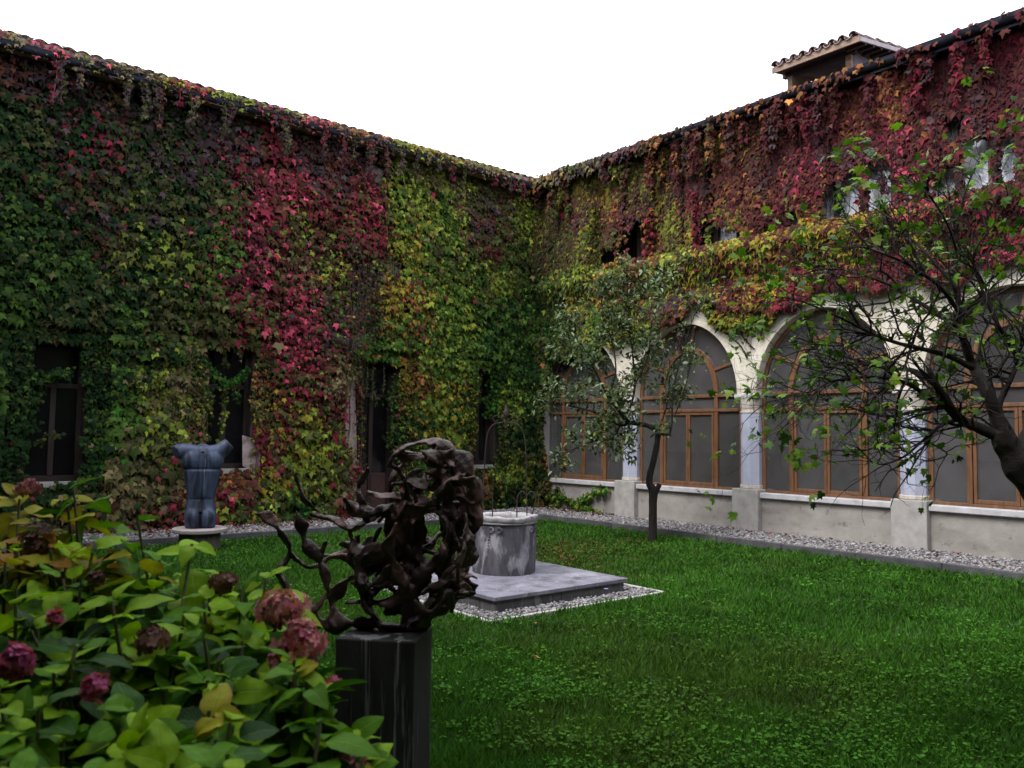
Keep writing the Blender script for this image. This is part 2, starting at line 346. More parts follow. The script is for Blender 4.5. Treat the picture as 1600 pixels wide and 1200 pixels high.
# ================================================================== ARCADE WING (right)
PY = [6.18+3.075*k for k in range(-2, 4)]           # pillar axes: .03 3.1 6.18 9.26 12.33 15.4
YEND = YW
ZS, ZI = .80, 2.66                                    # sill top, springing
arc = empty('arcade_building', (XW, 9, 0), 'cream arcaded building on the right with glazed arches and a tiled dormer', 'building')
WT = .38
def arch_pts(c, hw, z0, rise, n=20): return [(c+hw*math.cos(math.pi*i/n), z0+rise*math.sin(math.pi*i/n)) for i in range(n+1)]
CW = .215                                             # half width of a pillar
HW = 3.075/2-CW; RISE = 1.50
# spandrel wall of each bay with its arch cut out, up to the string course
for k in range(len(PY)-1):
    a, b = PY[k]+.002, PY[k+1]-.002
    c = (a+b)/2; ar = arch_pts(c, HW, ZI, RISE, 24)
    mb = MB()
    top = 5.46
    def strip(xf):
        n = len(mb.v); vs = []; fs = []
        P = [(b, ZI)]+ar+[(a, ZI)]
        for (py_, pz) in P: vs.append((xf, py_, pz))
        for (py_, pz) in P: vs.append((xf, py_, top))
        m = len(P)
        for i in range(m-1): fs.append((i, i+1, m+i+1, m+i))
        mb.add(vs, fs)
    strip(XW); strip(XW+WT)
    P = [(b, ZI)]+ar+[(a, ZI)]
    vs = [(XW, *p) for p in P]+[(XW+WT, *p) for p in P]; m = len(P)
    mb.add(vs, [(i, i+1, m+i+1, m+i) for i in range(m-1)])
    mb.build('arch_wall', M['plaster_cream'], arc)
    # thin archivolt moulding, proud of the wall
    o_ = arch_pts(c, HW+.085, ZI, RISE+.085, 24); i_ = arch_pts(c, HW+.004, ZI, RISE+.004, 24); mb = MB()
    for j in range(24):
        q = [o_[j], o_[j+1], i_[j+1], i_[j]]; mb.prism(q, XW-.025, XW+.01, 0)
    mb.build('archivolt', M['plaster_cream'], arc)
for k, cy in enumerate(PY[:-1]):
    oc = lambda r_: [(XW+.17+r_*math.cos(R(22.5+45*i))/math.cos(R(22.5)), cy+r_*math.sin(R(22.5+45*i))/math.cos(R(22.5))) for i in range(8)]
    sh = MB().prism(oc(.205), .93, 2.30, 2).build('column', M['column'], arc, bevel=.006)
    MB().prism(oc(.225), .86, .93, 2).build('column_base', M['capital'], arc, bevel=.012)
    mb = MB().prism(oc(.215), 2.30, 2.34, 2)
    n0 = len(mb.v)
    lo = oc(.195); hi = [(XW+.17+sx_*.235, cy+sy_*.235) for sx_, sy_ in ((1, .42), (.42, 1), (-.42, 1), (-1, .42), (-1, -.42), (-.42, -1), (.42, -1), (1, -.42))]
    mb.add([(*p, 2.34) for p in lo]+[(*p, 2.58) for p in hi], [(i, (i+1) % 8, 8+(i+1) % 8, 8+i) for i in range(8)])
    mb.build('capital', M['capital'], arc, bevel=.006)
    MB().box(XW-.055, XW+.40, cy-.26, cy+.26, 2.582, ZI).build('abacus', M['sill'], arc, bevel=.012)
    MB().box(XW-.10, XW+.38, cy-.29, cy+.29, -.05, .858).build('pedestal', M['pier_stone'], arc, bevel=.015)
    if k < len(PY)-1:
        MB().box(XW+.03, XW+WT, cy+.292, PY[k+1]-.292, -.05, .70).build('parapet', M['plaster_low'], arc)
        MB().box(XW-.045, XW+WT-.02, cy+.2915, PY[k+1]-.2915, .702, ZS).build('sill', M['sill'], arc, bevel=.012)
MB().box(XW-.05, XW+.3, YW-.32, YW-.002, -.05, 5.4).build('corner_pier', M['plaster_low'], arc)

# glazed arch frames: one made, the others copied
XF = XW+.16
def make_arch_window(c):
    mb = MB(); d0, d1 = XF, XF+.075
    jw = .075
    mb.box(d0, d1, c-HW+.004, c-HW+jw, ZS, ZI); mb.box(d0, d1, c+HW-jw, c+HW-.004, ZS, ZI)
    mb.box(d0-.01, d1+.01, c-HW+.004, c+HW-.004, ZS-.002, ZS+.05)
    o_ = arch_pts(c, HW-.004, ZI, RISE-.004, 24); i_ = arch_pts(c, HW-jw, ZI, RISE-jw, 24)
    for j in range(24): mb.prism([o_[j], o_[j+1], i_[j+1], i_[j]], d0, d1, 0)
    win = mb.build('arched_window', M['wood'], arc, bevel=.006)
    def sub(name, f, mat='wood', **k):
        q = MB(); f(q); return q.build(name, M[mat], win, **k)
    sub('transom', lambda q: q.box(XF-.02, XF+.06, c-HW+jw, c+HW-jw, ZI-.03, ZI+.035), bevel=.008)
    sub('transom', lambda q: q.box(XF-.02, XF+.06, c-HW+jw, c+HW-jw, 2.34, 2.40), bevel=.008)
    for s in (-1, 1):
        y_ = c+s*.70
        sub('mullion', lambda q: q.box(XF-.012, XF+.065, y_-.045, y_+.045, ZS+.05, 2.34), bevel=.012)
        sub('mullion', lambda q: q.box(XF-.012, XF+.065, y_-.045, y_+.045, 2.40, ZI-.03), bevel=.012)
    for s in (-1, 1):                              # the two casements
        def cas(q, s=s):
            a_, b_ = (c+.004, c+.643) if s > 0 else (c-.643, c-.004)
            q.box(XF-.005, XF+.05, a_, a_+.05, ZS+.055, 2.335); q.box(XF-.005, XF+.05, b_-.05, b_, ZS+.055, 2.335)
            q.box(XF-.004, XF+.049, a_+.05, b_-.05, ZS+.055, ZS+.115); q.box(XF-.004, XF+.049, a_+.05, b_-.05, 2.28, 2.335)
        sub('casement', cas, bevel=.005)
    ri = .70
    def inner(q):
        a = arch_pts(c, ri+.055, ZI+.036, 1.0, 20); b = arch_pts(c, ri-.055, ZI+.036, .89, 20)
        for j in range(20): q.prism([a[j], a[j+1], b[j+1], b[j]], XF-.012, XF+.065, 0)
    sub('inner_arch', inner)
    for ang in (33, 96, 150):
        def bar(q, ang=ang):
            ca, sa = math.cos(R(ang)), math.sin(R(ang))
            # from the inner arch to the outer arch along a ray from the springing centre
            p0 = Vector((0, c+ca*(ri+.05), ZI+.036+sa*.99)); t1 = 1/math.sqrt((ca/(HW-.05))**2+(sa/(RISE-.05))**2); p1_ = Vector((0, c+ca*t1, ZI+sa*t1))
            dr = (p1_-p0).normalized(); nn = Vector((0, -dr.z, dr.y))*.03
            q.prism([(p[1], p[2]) for p in (p0+nn, p0-nn, p1_-nn, p1_+nn)], XF, XF+.05, 0)
        sub('glazing_bar', bar, bevel=.004)
    # panes
    xg = XF+.03
    def pane(poly): 
        q = MB(); n = len(poly); q.add([(xg, *p) for p in poly], [tuple(range(n))]); q.build('pane', M['glass_dusty'], win)
    for a_, b_ in ((c-HW+jw, c-.755), (c-.593, c-.054), (c+.054, c+.593), (c+.755, c+HW-jw)):
        lo = ZS+.05 if abs((a_+b_)/2-c) > .7 else ZS+.115; hi_ = 2.34 if abs((a_+b_)/2-c) > .7 else 2.28
        pane([(a_, lo), (b_, lo), (b_, hi_), (a_, hi_)])
    for a_, b_ in ((c-HW+jw, c-.755), (c-.645, c+.645), (c+.755, c+HW-jw)): pane([(a_, 2.40), (b_, 2.40), (b_, ZI-.03), (a_, ZI-.03)])
    pane([(c+x_, z_) for x_, z_ in [(p[0]-c, p[1]) for p in arch_pts(c, ri-.055, ZI+.036, .89, 16)]])
    ob = arch_pts(c, HW-jw, ZI+.036, RISE-jw-.036, 24); ib = arch_pts(c, ri+.055, ZI+.036, 1.0, 24)
    for s0, s1 in ((0, 4), (4, 12), (12, 20), (20, 24)):
        pane(ob[s0:s1+1]+ib[s0:s1+1][::-1])
    return win
c0 = (PY[3]+PY[4])/2
w0 = make_arch_window(c0)
kids = list(w0.children)
for k in (0, 1, 2, 4):
    dy = (PY[k]+PY[k+1])/2-c0
    o = w0.copy(); C.objects.link(o); o.location.y += dy
    for ch in kids:
        q = ch.copy(); C.objects.link(q); q.parent = o

# the gallery behind the glass
MB().box(XW+WT+.002, 17.3, -2, YEND+.5, -.05, .25).build('gallery_floor', M['interior_dark'], arc)
MB().box(17.3, 17.6, -2, YEND+.5, -.05, 8.0).build('gallery_back_wall', M['interior'], arc)
MB().box(17.22, 17.297, -1.9, YEND+.4, .252, 1.45).build('dado', M['interior_dark'], arc)
MB().box(17.12, 17.296, -1.9, YEND+.4, 1.452, 1.52).build('dado_rail', M['interior'], arc)
MB().box(XW+WT+.002, 17.298, -2, YEND+.5, 5.10, 5.30).build('gallery_ceiling', M['interior'], arc)
MB().box(XW+.01, 17.298, YEND+.4, YEND+.7, -.05, 8.0).build('end_wall', M['interior'], arc)
MB().box(XW+.01, 17.298, -2.3, -2.002, -.05, 8.0).build('end_wall', M['interior'], arc)
# string course and the upper glazed gallery
MB().box(XW-.09, XW+WT, -2, YW-.005, 5.462, 5.56).build('string_course', M['plaster_low'], arc, bevel=.012)
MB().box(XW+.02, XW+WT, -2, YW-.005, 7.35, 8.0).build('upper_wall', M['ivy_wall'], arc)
MB().box(XW+WT+.6, XW+WT+.75, -2, YEND+.4, 5.31, 8.0).build('upper_back_wall', M['dark_room'], arc)
XU = XW-.02
yy = YW-.4; n = 0
while yy > 1.5:
    a_, b_ = yy-1.02, yy
    mb = MB().box(XU, XU+.10, a_, a_+.11, 5.562, 7.348).box(XU+.01, XU+.09, a_+.11, b_-.001, 5.562, 5.63).box(XU+.01, XU+.09, a_+.11, b_-.001, 7.26, 7.348)
    mb.box(XU+.0, XU+.045, (a_+b_+.11)/2-.025, (a_+b_+.11)/2+.025, 5.63, 7.26)
    wn = mb.build('upper_window', M['old_wood'] if a_ < 5.6 else M['dark_wood'], arc)
    for a2, b2 in ((a_+.11, (a_+b_+.11)/2-.025), ((a_+b_+.11)/2+.025, b_)):
        MB().add([(XU+.035, a2, 5.63), (XU+.035, b2, 5.63), (XU+.035, b2, 7.26), (XU+.035, a2, 7.26)], [(0, 1, 2, 3)]).build('pane', M['glass_clear'] if a_ < 10.4 else M['glass_dark'], wn)
        if a_ < 9.9 or (b2 < 9.95 and n % 2):
            ns = 14; q = MB()
            ys = [a2+.015+(b2-a2-.03)*i/ns for i in range(ns+1)]
            vs = [(XU+.062+.014*math.sin(i*1.9+n), y_, z_) for i, y_ in enumerate(ys) for z_ in (5.632, 7.255)]
            q.add(vs, [(2*i, 2*i+2, 2*i+3, 2*i+1) for i in range(ns)]); q.build('curtain', M['curtain'], wn, smooth=True)
    yy = a_; n += 1
# roof of the arcade wing: soffit, tile rows, gutter
ZG = 7.93
MB().add([(12.98, -2.5, 7.93), (12.98, YW, 7.93), (XW+.3, YW, 8.03), (XW+.3, -2.5, 8.03), (12.98, -2.5, 7.96), (12.98, YW, 7.96), (XW+.3, YW, 8.06), (XW+.3, -2.5, 8.06)],
         [(0, 1, 2, 3), (4, 5, 6, 7), (0, 1, 5, 4), (3, 2, 6, 7)]).build('soffit', M['old_wood'], arc)
def pantile_sheet(name, origin, along, slope_dir, length, depth, rise, mat, parent, pitch=.21, rows=.38, amp=.045, dz=.018):
    """barrel tile roof surface: waves along the eave, small steps down the slope."""
    na = int(length/pitch)*6; nr = int(depth/rows); A = np.array(along, float); S = np.array(slope_dir, float); O = np.array(origin, float)
    rowsV = []
    for r_ in range(nr):
        for e_ in (0, 1):
            t = (r_+e_)*rows; zt = t*rise+(dz if e_ == 0 else 0)
            s_ = np.arange(na+1)*pitch/6; h = amp*np.abs(np.sin(math.pi*s_/pitch))
            rowsV.append(O[None]+A[None]*s_[:, None]+S[None]*t+np.stack([0*h, 0*h, h+zt], 1))
    V = np.concatenate(rowsV); m = na+1; R_ = len(rowsV); i, j = np.meshgrid(np.arange(R_-1), np.arange(m-1), indexing='ij')
    F = np.stack([i*m+j, i*m+j+1, (i+1)*m+j+1, (i+1)*m+j], -1).reshape(-1, 4)
    o = bulk(name, V, F, mat, parent, smooth=True); o['kind'] = 'stuff'; return o
pantile_sheet('tile_roof', (12.95, -2.5, 8.00), (0, 1, 0), (1, 0, 0), YW+2.4, 4.6, .30, M['tile_dark'], arc)
def gutter(name, p, q, parent):
    """half-round channel with a rolled lip"""
    p = np.array(p); q = np.array(q); d = q-p; L = np.linalg.norm(d); d /= L; s = np.cross(d, [0, 0, 1.0]); mb = MB()
    prof = [(.085*math.cos(a), .085*math.sin(a)) for a in np.linspace(math.pi, 2*math.pi, 9)]+[(.095, .012), (.08, .012)]+[(.072*math.cos(a), .072*math.sin(a)) for a in np.linspace(2*math.pi, math.pi, 9)]+[(-.095, .012)]
    n = len(prof); vs = []
    for e_ in (p, q): vs += [e_+s*a+np.array([0, 0, b]) for a, b in prof]
    mb.add(vs, [(i, (i+1) % n, n+(i+1) % n, n+i) for i in range(n)]); return mb.build(name, M['gutter'], parent, smooth=True)
gutter('gutter', (12.90, -2.5, 7.99), (12.90, YW-.45, 7.99), arc)
MB().box(12.985, 13.01, -2.5, YW-.4, 7.86, 7.99).build('fascia', M['gutter'], arc)

# dormer on that roof
dm_y0, dm_y1 = 7.42, 8.72
dm = MB().box(14.2, 16.2, dm_y0+.02, dm_y0+.06, 8.1, 9.02).box(14.2, 16.2, dm_y1-.06, dm_y1-.02, 8.1, 9.02).box(16.1, 16.2, dm_y0+.061, dm_y1-.061, 8.1, 9.02).build('roof_dormer', M['old_wood'], arc, label='tiled dormer with an open dark front standing on timber posts above the gutter')
MB().box(14.25, 16.09, dm_y0+.062, dm_y1-.062, 8.3, 8.34).build('dormer_floor', M['dark_room'], dm)
MB().box(15.4, 15.43, dm_y0+.062, dm_y1-.062, 8.34, 9.0).build('louvre_board', M['dark_wood'], dm)
MB().box(14.26, 16.0, dm_y0+.005, dm_y0+.019, 8.1, 8.98).build('side_board', material('bluish_side_board', [(.3, (.10, .10, .14)), (.7, (.16, .16, .21))], 4, .8, .2), dm)
for yy_ in (dm_y0, dm_y1-.10): MB().box(14.12, 14.22, yy_-.005, yy_+.105, 8.1, 8.98).build('post', M['old_wood'], dm, bevel=.008)
MB().box(14.10, 14.21, dm_y0-.1, dm_y1+.1, 8.90, 9.01).build('beam', M['dark_wood'], dm, bevel=.006)
e0, e1 = 7.03, 8.78
def dz_(x): return 8.96+.17*(x-13.7)
MB().add([(13.68, e0, 8.86), (13.68, e1, 8.86), (13.68, e1, 8.975), (13.68, e0, 8.975), (13.73, e0, 8.87), (13.73, e1, 8.87), (13.73, e1, 8.98), (13.73, e0, 8.98)],
         [(0, 1, 2, 3), (4, 5, 6, 7), (0, 1, 5, 4), (3, 2, 6, 7), (0, 3, 7, 4), (1, 2, 6, 5)]).build('eave_board', M['old_wood'], dm)
for ye in (e0, e1-.03):
    MB().add([(13.735, ye, dz_(13.7)-.07), (16.9, ye, dz_(16.9)-.07), (16.9, ye, dz_(16.9)+.01), (13.735, ye, dz_(13.7)+.01), (13.735, ye+.03, dz_(13.7)-.07), (16.9, ye+.03, dz_(16.9)-.07), (16.9, ye+.03, dz_(16.9)+.01), (13.735, ye+.03, dz_(13.7)+.01)],
             [(0, 1, 2, 3), (4, 5, 6, 7), (0, 1, 5, 4), (3, 2, 6, 7), (0, 3, 7, 4), (1, 2, 6, 5)]).build('verge_board', material('pale_verge', [(.3, (.28, .25, .27)), (.7, (.4, .37, .4))], 6, .8, .2) if ye == e0 else M['old_wood'], dm)
for i in range(10):
    x_ = 13.95+i*.3; MB().box(x_, x_+.06, e0+.031, dm_y0+.01, dz_(x_)-.10, dz_(x_)-.035).build('rafter', M['dark_wood'], dm)
MB().add([(13.731, e0+.031, dz_(13.7)-.03), (16.9, e0+.031, dz_(16.9)-.03), (16.9, e1-.031, dz_(16.9)-.03), (13.731, e1-.031, dz_(13.7)-.03)], [(0, 1, 2, 3)]).build('roof_boards', M['dark_wood'], dm)
def barrel(name, x0, x1, y_, r_, z0, z1, up_, mat, parent):
    """one curved roof tile: a half pipe with thickness, sloping from (x0,z0) to (x1,z1)"""
    vs = []; n = 7
    for (x_, z_, rr) in ((x0, z0, r_), (x1, z1, r_*.85)):
        for k_ in (rr, rr-.014):
            for a in np.linspace(0, math.pi, n): vs.append((x_, y_+k_*math.cos(a), z_+up_*k_*math.sin(a)))
    fs = []
    for i in range(n-1):
        fs += [(i, i+1, 2*n+i+1, 2*n+i), (n+i, n+i+1, 3*n+i+1, 3*n+i), (i, i+1, n+i+1, n+i), (2*n+i, 2*n+i+1, 3*n+i+1, 3*n+i)]
    return MB().add(vs, fs).build(name, mat, parent, smooth=True)
ntile = 9; sp_ = (e1-e0)/ntile
for i in range(ntile):
    for r_ in range(7):
        x0 = 13.62+r_*.43; y_ = e0+sp_*(i+.5)+random.uniform(-.008, .008)
        barrel('roof_tile', x0, x0+.47, y_, .078, dz_(x0)+.03+.012, dz_(x0+.47)+.02, 1, M['tile_dark'], dm)
        if i < ntile-1: barrel('roof_tile', x0+.02, x0+.48, y_+sp_/2, .075, dz_(x0)+.075, dz_(x0+.47)+.065, -1, M['tile'], dm)

# ================================================================== IVY WING (far wall)
ivw = empty('ivy_clad_building', (6, YW, 0), 'two storey building filling the left, its wall almost wholly under green and red ivy', 'building')
OPN = [(-.65, .70, .95, 3.3), (2.42, 3.30, .95, 3.3), (5.30, 6.22, 1.12, 3.42), (8.48, 9.44, .12, 3.38), (11.50, 12.18, 1.12, 3.42)]
xs = [-2.0]; 
mb = MB(); prev = -2.0
for (a_, b_, z0, z1) in OPN:
    mb.box(prev, a_, YW, YW+.45, -.05, 8.0); mb.box(a_, b_, YW, YW+.45, z1, 8.0)
    if z0 > .2: mb.box(a_, b_, YW, YW+.45, -.05, z0)
    prev = b_
mb.box(prev, 17.3, YW, YW+.45, -.05, 8.0)
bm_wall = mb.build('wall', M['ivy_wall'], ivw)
MB().box(-2, 17.3, YW+2.2, YW+2.3, -.05, 4.5).box(-2, 17.3, YW+.451, YW+2.2, 4.4, 4.5).build('inner_wall', M['dark_room'], ivw)
for (a_, b_, z0, z1) in OPN:
    wn_mb = MB().box(a_, a_+.07, YW+.20, YW+.28, z0, z1).box(b_-.07, b_, YW+.20, YW+.28, z0, z1).box(a_+.07, b_-.07, YW+.20, YW+.28, z1-.07, z1).box(a_+.07, b_-.07, YW+.20, YW+.28, z0, z0+.09)
    door = z0 < .2
    wn = wn_mb.build('door' if door else 'window', M['dark_wood'], ivw)
    zt = z1-.75; cx = (a_+b_)/2
    MB().box(a_+.07, b_-.07, YW+.195, YW+.275, zt-.04, zt+.04).build('transom', M['dark_wood'], wn, bevel=.006)
    MB().box(cx-.045, cx+.045, YW+.19, YW+.275, z0+.09, zt-.04).build('mullion', M['dark_wood'], wn, bevel=.006)
    for a2, b2 in ((a_+.07, cx-.045), (cx+.045, b_-.07)):
        zb = z0+.09
        if door:
            MB().box(a2, b2, YW+.22, YW+.26, z0+.09, z0+.85).build('door_panel', material('reddish_door_wood', [(.3, (.045, .022, .022)), (.7, (.085, .042, .04))], 6, .6, .2), wn, bevel=.01); zb = z0+.85
        MB().add([(a2, YW+.24, zb), (b2, YW+.24, zb), (b2, YW+.24, zt-.04), (a2, YW+.24, zt-.04)], [(0, 1, 2, 3)]).build('pane', M['glass_dark'], wn)
    MB().add([(a_+.07, YW+.24, zt+.04), (b_-.07, YW+.24, zt+.04), (b_-.07, YW+.24, z1-.07), (a_+.07, YW+.24, z1-.07)], [(0, 1, 2, 3)]).build('pane', M['glass_dark'], wn)
    MB().box(a_-.06, b_+.06, YW-.05, YW+.19, z0-.10, z0).build('window_sill' if not door else 'door_step', M['pier_stone'], wn, bevel=.01)
MB().add([(-2, 14.98, 7.82), (13.4, 14.98, 7.82), (13.4, YW+.3, 7.92), (-2, YW+.3, 7.92), (-2, 14.98, 7.85), (13.4, 14.98, 7.85), (13.4, YW+.3, 7.95), (-2, YW+.3, 7.95)],
         [(0, 1, 2, 3), (4, 5, 6, 7), (0, 1, 5, 4), (3, 2, 6, 7)]).build('soffit', M['old_wood'], ivw)
gutter('gutter', (13.1, 14.84, 7.90), (-2, 14.84, 7.90), ivw)
MB().box(-2, 13.1, 14.88, 14.93, 7.86, 8.05).build('tile_batten', M['tile'], ivw)
pantile_sheet('tile_roof', (-2, 14.86, 8.05), (1, 0, 0), (0, 1, 0), 15.9, 4.6, .30, M['tile'], ivw)

# unseen wings of the court, added with dark walls to shade the foreground
def side_wing(name, x0, x1, y0, y1, label):
    e = empty(name, ((x0+x1)/2, (y0+y1)/2, 0), label, 'building', kind='structure')
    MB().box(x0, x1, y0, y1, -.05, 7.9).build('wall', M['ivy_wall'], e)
    return e
side_wing('unseen_cloister_wing', -6, -1.3, -6, YW+.4, 'unseen dark wing of the courtyard standing to the left of the viewer')
side_wing('unseen_cloister_wing', -1.298, 17.6, -6, -1.3, 'unseen dark wing of the courtyard standing behind the viewer')

# ================================================================== LEAF KIT
PAL = dict(DG=(.012, .034, .009), MG=(.048, .098, .016), YG=(.155, .195, .026), OL=(.052, .060, .018), YE=(.21, .17, .022), OR=(.22, .095, .028),
           CR=(.17, .018, .034), PK=(.36, .05, .09), BR=(.085, .030, .022), MA=(.065, .013, .020), PB=(.055, .038, .042), TN=(.14, .115, .055), BG=(.03, .115, .013))
PALK = list(PAL); PALV = np.array([PAL[k] for k in PALK])
# ivy leaf: x sideways, y towards the tip, z out
IVY_V = np.array([(0, .02, 0), (-.28, -.10, -.03), (-.56, .36, -.16), (-.24, .50, -.02), (0, 1.0, -.22), (.24, .50, -.02), (.56, .36, -.16), (.28, -.10, -.03), (0, .38, .07)])
IVY_F = np.array([(8, i, (i+1) % 8) for i in range(8)])
FIG_V = np.array([(0, 0, 0), (-.30, -.06, -.02), (-.52, .22, -.08), (-.30, .34, 0), (-.50, .66, -.10), (-.20, .60, .0), (0, 1.0, -.16), (.20, .60, 0), (.50, .66, -.10), (.30, .34, 0), (.52, .22, -.08), (.30, -.06, -.02), (0, .34, .06)])
FIG_F = np.array([(12, i, (i+1) % 12) for i in range(12)])
OVAL_V = np.array([(0, 0, 0), (-.24, .35, .06), (-.18, .72, .03), (0, 1.0, -.10), (.18, .72, .03), (.24, .35, .06), (0, .5, -.03)])
OVAL_F = np.array([(6, i, (i+1) % 6) for i in range(6)])
def nrm(a): return a/(np.linalg.norm(a, axis=-1, keepdims=True)+1e-9)
def frames(n_out, d_tip):
    """orthonormal frames: columns lateral, tip, out"""
    d = nrm(d_tip); n = nrm(n_out-d*np.sum(n_out*d, -1, keepdims=True)); l = np.cross(d, n)
    return l, d, n
def leaf_mesh(P, N_, D, S, TV, TF, col):
    l, d, n = frames(N_, D); S = np.asarray(S)[:, None, None]; r_ = np.random.default_rng(len(P)); l = l*r_.uniform(.72, 1.15, (len(P), 1)); n = n*r_.uniform(.3, 2.0, (len(P), 1))
    V = P[:, None, :]+S*(TV[None, :, 0:1]*l[:, None, :]+TV[None, :, 1:2]*d[:, None, :]+TV[None, :, 2:3]*n[:, None, :])
    F = TF[None]+np.arange(len(P))[:, None, None]*len(TV)
    return V.reshape(-1, 3), F.reshape(-1, TF.shape[1]), np.repeat(col, len(TV), 0)
def template_objects(name, idx, P, N_, D, S, TV, TF, col, mat, parent, groups=14):
    """single leaves as objects; alike colours share one mesh"""
    q = np.clip((col[idx]/PALV.max()*6).astype(int), 0, 6); seen = {}
    l, d, n = frames(N_, D); PI = inv_world(parent)
    for i, k in zip(idx, map(tuple, q)):
        if k not in seen:
            me = bpy.data.meshes.new(name); me.from_pydata([tuple(v) for v in TV], [], [tuple(int(a) for a in f) for f in TF])
            a = me.color_attributes.new("col", 'FLOAT_COLOR', 'POINT'); cc = np.ones((len(TV), 4), np.float32); cc[:, :3] = col[i]; a.data.foreach_set("color", cc.ravel())
            me.materials.append(mat); seen[k] = me
        o = bpy.data.objects.new(name, seen[k]); C.objects.link(o); o.parent = parent; o.matrix_parent_inverse = PI
        s = float(S[i]); o.matrix_basis = Matrix([[l[i][r]*s, d[i][r]*s, n[i][r]*s, P[i][r]] for r in range(3)]+[[0, 0, 0, 1]])
def in_poly(u, v, poly):
    c = np.zeros(len(u), bool); n = len(poly)
    for i in range(n):
        (x0, y0), (x1, y1) = poly[i], poly[(i+1) % n]
        if y0 == y1: continue
        k = ((y0 > v) != (y1 > v)) & (u < (x1-x0)*(v-y0)/(y1-y0)+x0); c ^= k
    return c
def colour_field(u, v, ctrl, seed):
    """ctrl: (u, v, 'K K K'): nearby leaves share colours, blended by noise"""
    cu = np.array([c[0] for c in ctrl]); cv = np.array([c[1] for c in ctrl]); ck = [c[2].split() for c in ctrl]
    uj = u+(fbm(u*1.6, v*1.1, seed)-.5)*.6+rng.normal(0, .09, len(u)); vj = v+(fbm(u*2.3, v*.6, seed+9)-.5)*1.6+rng.normal(0, .16, len(u))
    D2 = (uj[:, None]-cu)**2+(vj[:, None]-cv)**2+.02
    W = 1/D2**2; W /= W.sum(1, keepdims=True); pick = (W.cumsum(1) > rng.uniform(0, 1, len(u))[:, None]).argmax(1)
    q = np.clip((fbm(u*2.6, v*2.2, seed+3)-.5)*1.6+.5+rng.normal(0, .22, len(u)), 0, .999)
    out_ = np.zeros((len(u), 3))
    for i, ks in enumerate(ck):
        m = pick == i
        if m.any(): out_[m] = PALV[[PALK.index(k) for k in ks]][(q[m]*len(ks)).astype(int)]
    redm = (out_[:, 0] > 2.2*out_[:, 1]) & (rng.uniform(0, 1, len(u)) < .30); out_[redm] = PALV[PALK.index('BR')]
    out_ = out_*np.exp(rng.normal(0, .33, (len(u), 1)))*rng.uniform(.9, 1.1, (len(u), 3))
    return np.clip(out_, .005, .8)

